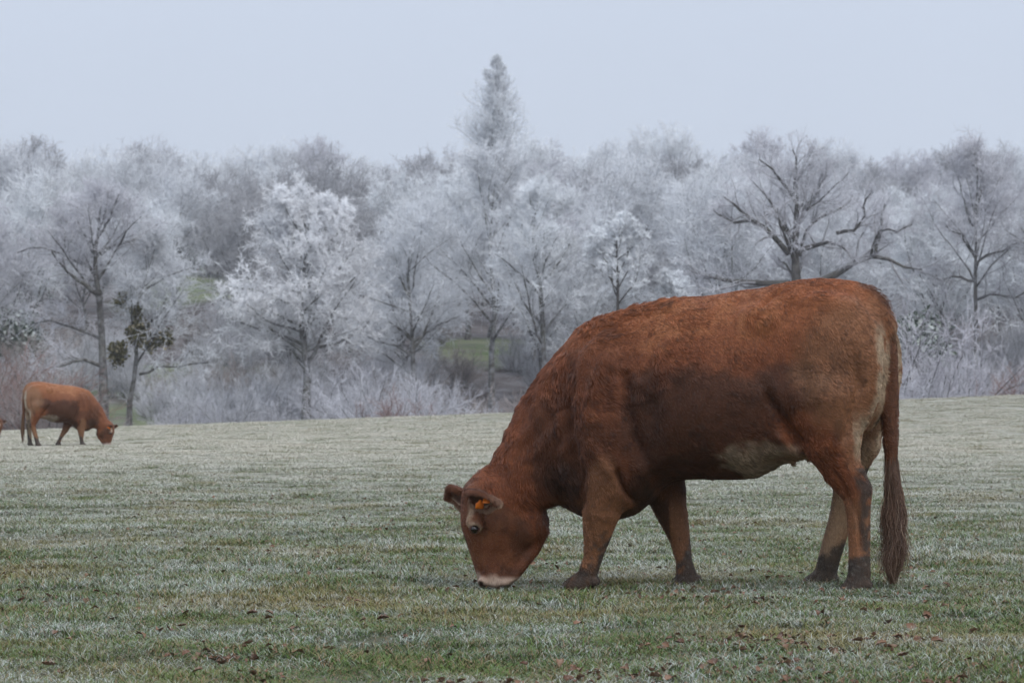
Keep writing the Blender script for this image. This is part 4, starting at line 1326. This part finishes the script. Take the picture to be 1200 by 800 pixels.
def build_woods():
    bark, frost = bark_material(), frost_material()
    def kind(pair):
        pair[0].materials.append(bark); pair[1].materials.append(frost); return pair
    def plant(nm, pair, x, y, s, rz, label, group=None, tint=PALE, trunk_frost=.6, cat="tree", kids=("trunk", "crown"), z=None, sz=None, dz=0):
        e = bpy.data.objects.new(nm, None); COL.objects.link(e)
        zz = float(terrain(np.array([x]), np.array([y]))[0]) - .15 + dz
        e.location = (x, y, zz); e.rotation_euler = (0, 0, rz); e.scale = (s, s, sz if sz else s)
        tag(e, label, cat, group)
        for me, kn in zip(pair, kids):
            o = link(kn, me, e); o.color = (*tint, trunk_frost)
        return e
    def at(px, d):
        return (px - 600) / FPX * d
    def limb(px0, d, pts, dy, ra, rb):
        z0 = float(terrain(np.array([at(px0, d)]), np.array([d]))[0]) - .15
        n = len(pts); o = []
        for k, (a, b) in enumerate(pts):
            w = dy * k / max(n - 1, 1)
            o.append([(a - 600) / FPX * (d + w) - at(px0, d), w, EYE + (HOR - b) / FPX * (d + w) - z0])
        return (o, ra, rb)
    def up_trunk(px0, d, pts):
        o = limb(px0, d, pts, 0, 0, 0)[0]; o[0][2] = 0.0
        return o
    r = np.random.default_rng(77)

    # --- the trees that stand out, left to right
    d = 185
    A = kind(tree_meshes("spreading_tree", 1, 17.5, 5.6, up_trunk(122, d, [(122, 500), (121, 440), (119, 390), (116, 350), (112, 318), (112, 290), (116, 268), (117, 250), (119, 232)]), .30, 12, 10, 8, 7, .35, 'dome', 1.0, .2, .02, r3=.017, r4=.014,
        limbs=[limb(122, d, [(118, 345), (102, 335), (84, 322), (72, 310), (60, 295)], -2.5, .17, .05), limb(122, d, [(74, 312), (76, 290), (75, 270), (70, 255)], -1, .10, .03),
               limb(122, d, [(114, 300), (130, 290), (150, 282), (170, 275), (185, 262)], 2.5, .13, .04), limb(122, d, [(120, 430), (96, 420), (76, 428), (58, 430), (46, 438)], -3, .15, .04),
               limb(122, d, [(113, 300), (95, 270), (88, 252), (80, 240)], 2, .12, .04), limb(122, d, [(116, 275), (128, 258), (134, 240), (140, 228)], -2, .11, .03),
               limb(122, d, [(119, 400), (90, 385), (60, 375), (35, 380)], 3, .12, .04), limb(122, d, [(112, 320), (80, 300), (50, 290), (22, 295)], 1.5, .13, .04)]))
    plant("spreading_tree", A, at(122, d), d, 1, 0, "bare spreading tree with dark forked limbs rising behind the small far cow", None, LAV, .35)
    d = 187
    I = kind(tree_meshes("ivy_hung_tree", 2, 14.5, 4.0, up_trunk(150, d, [(150, 492), (152, 470), (157, 445), (160, 415), (158, 385), (160, 360), (168, 335), (176, 310), (182, 290)]), .20, 13, 9, 8, 8, .3, 'round', .9, .2, .03, r3=.022, r4=.018,
        limbs=[limb(150, d, [(163, 440), (185, 430), (208, 431), (230, 426), (245, 424)], -1.5, .10, .04), limb(150, d, [(160, 400), (185, 370), (205, 345), (222, 320)], 1.5, .09, .03), limb(150, d, [(164, 345), (190, 325), (215, 315), (238, 312)], -1.0, .08, .03)]))
    plant("ivy_hung_tree", I, at(150, d), d, 1, 0, "slender leaning tree hung with olive ivy clumps, right of the small far cow", None, PALE, .4)
    ivy = Mat("olive_ivy", .6, .3)
    rr_ = ivy.attr("rnd").outputs['Fac']
    ivy.color(ivy.mix(ivy.math('GREATER_THAN', rr_, .78), ivy.mix(rr_, (.060, .058, .016), (.145, .125, .034)), (.30, .26, .16)))
    for (px, py, a, b, lab) in ((139, 414, 12, 19, "olive ivy clump hanging lowest, left of the leaning trunk by the far cow"), (143, 352, 10, 13, "dark ivy clump highest up, left of the leaning trunk"),
                                (195, 396, 11, 11, "small ivy clump out to the right of the leaning tree"), (163, 391, 14, 20, "largest olive ivy clump wrapped round the leaning trunk"),
                                (178, 402, 7, 13, "narrow ivy clump between the largest clump and the one out to the right"), (160, 366, 6, 9, "small thin ivy patch on the trunk below the highest clump")):
        me = leafy_mesh("ivy_leaves", px, a * d / FPX, a * d / FPX * .9, b * d / FPX, int(a * b * 2.9), .25); me.materials.append(ivy.m)
        o = link("ivy_clump", me); o.location = (at(px, d), d - .4, EYE + (HOR - py) / FPX * d); tag(o, lab, "ivy")
    d = 192
    Bt = kind(tree_meshes("white_frosted_tree", 3, 18.0, 5.9, up_trunk(358, d, [(358, 500), (359, 470), (360, 440), (356, 405), (352, 375), (354, 340), (357, 310), (360, 285), (362, 262)]), .33, 36, 10, 8, 11, .27, 'dome', 1.2, .25, .02, droop=.05, r3=.028, r4=.024, fine=.85))
    plant("white_frosted_tree", Bt, at(358, d), d, 1, 0, "round-topped tree thickly white with frost, brightest in the left half", None, (.96, .975, 1.0), .6)
    d = 205
    C1 = kind(tree_meshes("frosted_tree", 4, 16.5, 4.6, up_trunk(488, d, [(488, 505), (486, 460), (484, 420), (483, 390), (480, 350), (478, 320), (484, 295), (490, 275)]), .24, 15, 9, 8, 8, .25, 'round', .95, .2, .03, r3=.020, r4=.017,
        limbs=[limb(488, d, [(486, 400), (500, 388), (520, 378), (538, 370)], 1.5, .14, .04), limb(488, d, [(484, 400), (470, 385), (456, 378), (448, 372)], -1.5, .13, .04), limb(488, d, [(480, 350), (470, 325), (466, 305), (460, 290)], 1, .11, .03)]))
    plant("frosted_tree", C1, at(488, d), d, 1, 0, "greyish frosted tree with dark forked limbs just right of the bright white tree", None, PALE, .45)
    d = 212
    C2 = kind(tree_meshes("frosted_tree", 5, 21, 5.4, up_trunk(575, d, [(578, 510), (576, 460), (576, 410), (580, 370), (577, 330), (574, 290), (576, 260), (578, 235), (580, 215)]), .27, 20, 9, 8, 9, .25, 'dome', .9, .3, .05, r3=.023, r4=.020))
    plant("frosted_tree", C2, at(575, d), d, 1, 0, "tall full-crowned frosted tree below the pointed poplar", None, PALE, .6)
    d = 200
    C3 = kind(tree_meshes("frosted_tree", 6, 18, 4.9, up_trunk(642, d, [(642, 505), (640, 460), (637, 420), (636, 380), (633, 340), (628, 300), (624, 275), (628, 250), (632, 230)]), .27, 19, 9, 8, 9, .28, 'dome', 1.0, .25, .04, r3=.023, r4=.020,
        limbs=[limb(642, d, [(635, 330), (650, 315), (660, 300), (668, 285)], 1, .11, .03), limb(642, d, [(626, 290), (614, 275), (610, 262)], -1, .09, .03)]))
    plant("frosted_tree", C3, at(642, d), d, 1, 0, "pale frosted tree with one long dark trunk, left of the cow's withers", None, WHITE, .4)
    d = 196
    L = kind(tree_meshes("plumed_tree", 7, 15.5, 3.3, up_trunk(726, d, [(726, 510), (726, 450), (725, 400), (724, 360), (724, 330), (723, 305), (722, 285), (722, 268)]), .19, 17, 6, 6, 13, .42, 'round', 1.15, .3, .05, r3=.042, r4=.036, fine=.72))
    plant("plumed_tree", L, at(726, d), d, 1, 0, "spiky small tree with dark inside and thick white frost plumes above the cow's shoulder", None, WHITE, .05)
    plant("plumed_tree", L, at(785, 199), 199, .72, 2.1, "low branchy tree with thick white frost just above the middle of the cow's back", None, WHITE, .05)
    d = 178
    oakl = [((936, 338), (968, 326), (1000, 309), (1028, 297), (1046, 302), (1062, 313), (1080, 316)), ((1026, 297), (1031, 276), (1033, 255), (1036, 238)), ((926, 296), (902, 272), (882, 256), (862, 240), (848, 230)),
            ((882, 257), (862, 262), (846, 254), (836, 246)), ((931, 292), (934, 240), (922, 218), (908, 200), (890, 187)), ((934, 248), (952, 236), (961, 218), (970, 198)), ((924, 331), (882, 330), (850, 328), (826, 320), (806, 318)),
            ((942, 292), (966, 284), (988, 287), (998, 304)), ((980, 274), (1004, 268), (1014, 252), (1012, 236), (1022, 226)), ((932, 330), (922, 312), (912, 302)), ((934, 328), (939, 312), (938, 296)), ((927, 288), (920, 262), (912, 248), (890, 254)), ((1020, 300), (1030, 270), (1050, 272), (1070, 262)),
            ((935, 250), (930, 220), (934, 195), (930, 175)), ((936, 300), (950, 262), (985, 245), (998, 236))]
    rad_ = [.30, .13, .22, .12, .19, .16, .24, .17, .13, .12, .10, .12, .10, .14, .12]
    O = kind(tree_meshes("oak_tree", 8, 21, 6.2, up_trunk(935, d, [(935, 505), (935, 450), (935, 400), (934, 360), (933, 325), (932, 300), (932, 275), (934, 250), (934, 225)]), .55, 6, 11, 8, 6, .55, 'round', .9, .2, .02, r3=.017, r4=.013,
        limbs=[limb(935, d, list(p), r.uniform(-3.5, 3.5), a, .045) for p, a in zip(oakl, rad_)], fine=.9))
    plant("oak_tree", O, at(935, d), d, 1, 0, "big oak with heavy dark crooked limbs spreading above the cow's hips", None, LAV, .12)
    d = 180
    rl = [((1143, 270), (1130, 240), (1124, 215), (1116, 195)), ((1143, 330), (1120, 322), (1105, 330), (1088, 320)), ((1143, 310), (1160, 296), (1180, 290), (1200, 282)), ((1143, 255), (1150, 225), (1150, 200), (1140, 182), (1126, 172)), ((1143, 300), (1124, 275), (1110, 265)), ((1143, 350), (1165, 345), (1185, 350), (1204, 340))]
    F_ = kind(tree_meshes("slim_tree", 9, 20.5, 4.4, up_trunk(1143, d, [(1143, 490), (1143, 460), (1143, 420), (1144, 380), (1143, 340), (1143, 310), (1144, 280), (1142, 250), (1145, 225), (1146, 200)]), .19, 15, 10, 8, 7, .42, 'round', .9, .25, .04, r3=.018, r4=.014,
        limbs=[limb(1143, d, list(p), r.uniform(-2, 2), .10, .035) for p in rl]))
    plant("slim_tree", F_, at(1143, d), d, 1, 0, "tall slim tree with one straight trunk right of the cow's tail", None, LAV, .3)
    plant("spreading_tree", A, at(1236, 176), 176, .95, 3.3, "dark-limbed tree at the right edge whose branches reach into the photo", None, GREY, .2)
    pop = kind(tree_meshes("poplar_tree", 10, 29.2, 12.0, None, .22, 130, 6, 6, 6, .08, 'spire', .50, .3, .05, r3=.034, r4=.030, fine=.95, a2=.42))
    py_ = 440
    plant("poplar_tree", pop, at(584, py_), py_, 1.0, 0, "tall pointed poplar standing alone above the skyline of the wood", None, WHITE, 1.25)

    # --- trees that fill the wood: a few kinds, each planted many times
    kinds = [kind(tree_meshes("wood_tree", 20 + k, 15, sp, None, .24, n1, 9, 8, 8, t0, sh, a1, .3, .04, r3=.028, r4=.023))
             for k, (sp, n1, t0, sh, a1) in enumerate(((5.2, 18, .30, 'round', 1.0), (5.0, 18, .22, 'dome', 1.1), (6.0, 17, .36, 'vase', .9), (4.6, 18, .3, 'round', .9), (5.6, 17, .3, 'dome', 1.0)))]
    edge = [("frosted tree with a broad crown at the near edge of the wood", "frosted trees along the near edge of the wood"),
            ("frosted tree within the wood on the slope", "frosted trees on the wooded slope"),
            ("frosted tree on the skyline of the wood", "frosted trees on the skyline")]
    cnt = 0
    spots = []
    y = 222.0
    while y < 505:
        step = 8.2 if y < 300 else 9.6
        half = .186 * y + 9
        x = -half + r.random() * step
        while x < half:
            xx, yy = x + r.normal(0, 1.6), y + r.normal(0, 3.0)
            px = 600 + FPX * xx / yy
            x += step * (.8 + .4 * r.random())
            if (226 < px < 272 and yy < 352) or (60 < px < 235 and yy < 255) or (535 < px < 625 and yy < 262) or (0 < px < 60 and yy < 240):
                continue
            spots.append((xx, yy, px))
        y += 15.5 if y < 300 else (21 if y < 420 else 17)
    for xx, yy, px in spots:
        g = 0 if yy < 265 else (1 if yy < 425 else 2)
        k = int(r.integers(0, len(kinds)))
        s = (.80 + .32 * r.random()) if g < 2 else (.88 + .12 * r.random()) * (.92 + .06 * math.sin(px / 45.0))
        tint = [WHITE, PALE, PALE, LAV, WHITE, GREY if g < 2 else PALE][int(r.integers(0, 6))]
        if g == 1 and r.random() < .22: tint = (.40, .405, .43)
        if 270 < px < 450 and yy < 300: tint = (.50, .505, .53)
        plant("frosted_tree", kinds[k], xx, yy, s, r.random() * 6.28, edge[g][0], edge[g][1], tint, .5 if yy < 300 else .85, sz=s * (.92 + .2 * r.random())); cnt += 1

    # --- shrubs and thicket in front of the wood
    sh = [kind(shrub_meshes("bush", 40 + k, 5.6, sp, st, 14, 11, .015, ln)) for k, (sp, st, ln) in enumerate(((3.0, 30, .55), (4.2, 34, .75), (2.2, 24, .35)))]
    def bush(px, d, s, k, lab, tint, sz=None, grp=None):
        plant("bush", sh[k], at(px, d), d, s, r.random() * 6.28, lab, grp, tint, .5, "bush", ("stems", "twigs"), sz=sz)
    bush(478, 165, .95, 1, "wide lilac-grey frosted bush right of the white tree's foot", LAV)
    bush(432, 172, 1.0, 0, "lilac bush between the white tree and a wider lilac bush", LAV)
    bush(512, 170, .88, 0, "rounded pale bush at the right end of the lilac thicket", LAV)
    bush(395, 170, .62, 2, "dark brownish bush at the right foot of the white tree", GREY)
    bush(460, 160, .72, 2, "low reddish-brown bush in front of the lilac bushes", RUST)
    bush(318, 172, .6, 0, "pale grey bush just left of the white tree's trunk", LAV)
    bush(275, 168, .72, 2, "thin upright bush between the ivy tree and the white tree", GREY)
    bush(232, 168, .62, 0, "grey bush below the long low branch of the ivy tree", LAV)
    bush(200, 172, .5, 2, "small grey bush right of the ivy tree's foot", GREY)
    bush(20, 175, 1.15, 1, "reddish-brown bush at the left edge behind the far cow", RUST)
    bush(66, 172, .85, 0, "mauve bush right above the far cow's back", BROWN)
    bush(575, 178, .80, 2, "small olive-brown bush below the tall full-crowned tree", BROWN)
    bush(610, 172, .85, 0, "grey-brown bush close to the cow's neck line", BROWN)
    bush(545, 190, .6, 1, "low tawny bush on the green bank left of the cow's neck", (.40, .34, .24))
    bush(1085, 165, 1.6, 0, "tall pale lilac bush just right of the cow's tail root", (.62, .61, .66))
    bush(1058, 158, 1.05, 2, "lower lilac bush beside the cow's tail", LAV)
    bush(1120, 170, 1.2, 1, "lilac bush left of the slim straight trunk", LAV)
    bush(1172, 168, 1.05, 0, "lilac bush right of the slim straight trunk", LAV)
    bush(1205, 160, .9, 2, "reddish bush at the right edge of the photo", RUST)
    for k in range(95):
        px = r.uniform(-30, 1230); d = r.uniform(195, 262)
        if 225 < px < 275 or 540 < px < 620: continue
        bush(px, d, r.uniform(.5, .95), int(r.integers(0, 3)), "frosted undergrowth bush among the trees of the wood", [LAV, GREY, BROWN][int(r.integers(0, 3))], None, "undergrowth bushes among the trees")
    for px, d, sc in ((538, 232, .6), (606, 240, .6), (572, 226, .34), (232, 222, .6), (252, 230, .5), (268, 224, .55), (240, 245, .55), (262, 250, .6), (228, 262, .7), (256, 275, .6),
                      (300, 214, .6), (330, 222, .65), (420, 220, .6), (455, 226, .7), (500, 232, .6), (180, 214, .5), (205, 222, .55), (150, 224, .6), (80, 222, .7), (40, 228, .8), (110, 230, .7)):
        bush(px, d, sc, int(r.integers(0, 3)), "frosted undergrowth bush among the trees of the wood", [LAV, GREY, BROWN][int(r.integers(0, 3))], None, "undergrowth bushes among the trees")
    # evergreen bushes: dark green on the left edge, and hollies in the wood
    eg = Mat("evergreen_leaf", .55, .3); q = eg.attr("rnd").outputs['Fac']
    eg.color(eg.mix(eg.math('GREATER_THAN', q, .50), eg.mix(q, (.022, .038, .022), (.055, .085, .040)), (.38, .41, .38)))
    em = [leafy_mesh("evergreen_leaves", 500 + k, 2.0, 2.0, 2.6, 2600, .34) for k in range(2)]
    for me in em: me.materials.append(eg.m)
    for px, d, s, lab in ((6, 232, 1.3, "dark green holly at the left edge behind the spreading tree"), (30, 238, .9, "smaller green holly beside the holly at the left edge"), (1070, 215, 1.5, "dark evergreen thicket in the shade above the cow's tail root"), (905, 218, 1.2, "dark evergreen bush under the oak's lower limbs"), (262, 360, 2.2, "dark evergreen edge of the copse behind the small green field"), (235, 366, 2.0, "evergreen left of another evergreen at the top of the small green field"),
                           (735, 216, 1.2, "dark yew behind the spiky white-plumed tree")):
        e = bpy.data.objects.new("evergreen_bush", None); COL.objects.link(e); x = at(px, d)
        zz = float(terrain(np.array([x]), np.array([d]))[0])
        e.location = (x, d, zz); e.scale = (s, s, s); tag(e, lab, "bush")
        o = link("foliage", em[px % 2], e); o.location = (0, 0, 2.4)
        tv, tq = tubes(np.array([[[0, 0, -.2], [.1, 0, 1.2], [0, .1, 3.2]]]), np.array([[.14, .10, .05]]), 6)
        link("trunk", mesh_from("evergreen_trunk", tv, tq), e, bark)
    print("wood trees", cnt)

def build_haze(density):
    xs, y0, y1, z0, z1 = 9200, -270, 4300, -8, 130
    b = bpy.data.meshes.new("haze")
    v = np.array([(x, y, z) for x in (-xs, xs) for y in (y0, y1) for z in (z0, z1)], float)
    f = np.array([(0, 1, 3, 2), (4, 6, 7, 5), (0, 4, 5, 1), (2, 3, 7, 6), (0, 2, 6, 4), (1, 5, 7, 3)])
    me = mesh_from("haze", v, f, smooth=False)
    m = bpy.data.materials.new("winter_haze"); m.use_nodes = True; t = m.node_tree
    for n in list(t.nodes):
        if n.type == 'BSDF_PRINCIPLED': t.nodes.remove(n)
    pv = t.nodes.new("ShaderNodeVolumePrincipled")
    pv.inputs['Color'].default_value = (.88, .92, 1, 1); pv.inputs['Density'].default_value = density; pv.inputs['Anisotropy'].default_value = .2
    out = [n for n in t.nodes if n.type == 'OUTPUT_MATERIAL'][0]
    t.links.new(pv.outputs[0], out.inputs['Volume'])
    o = link("haze", me, None, m); tag(o, kind='stuff')
    return o

# ------------------------------------------------------------------ build
COW_GRID = .010
COW_HAIRS = 130000
build_ground()
build_woods()
build_cattle()
build_turf()
build_haze(.00024)
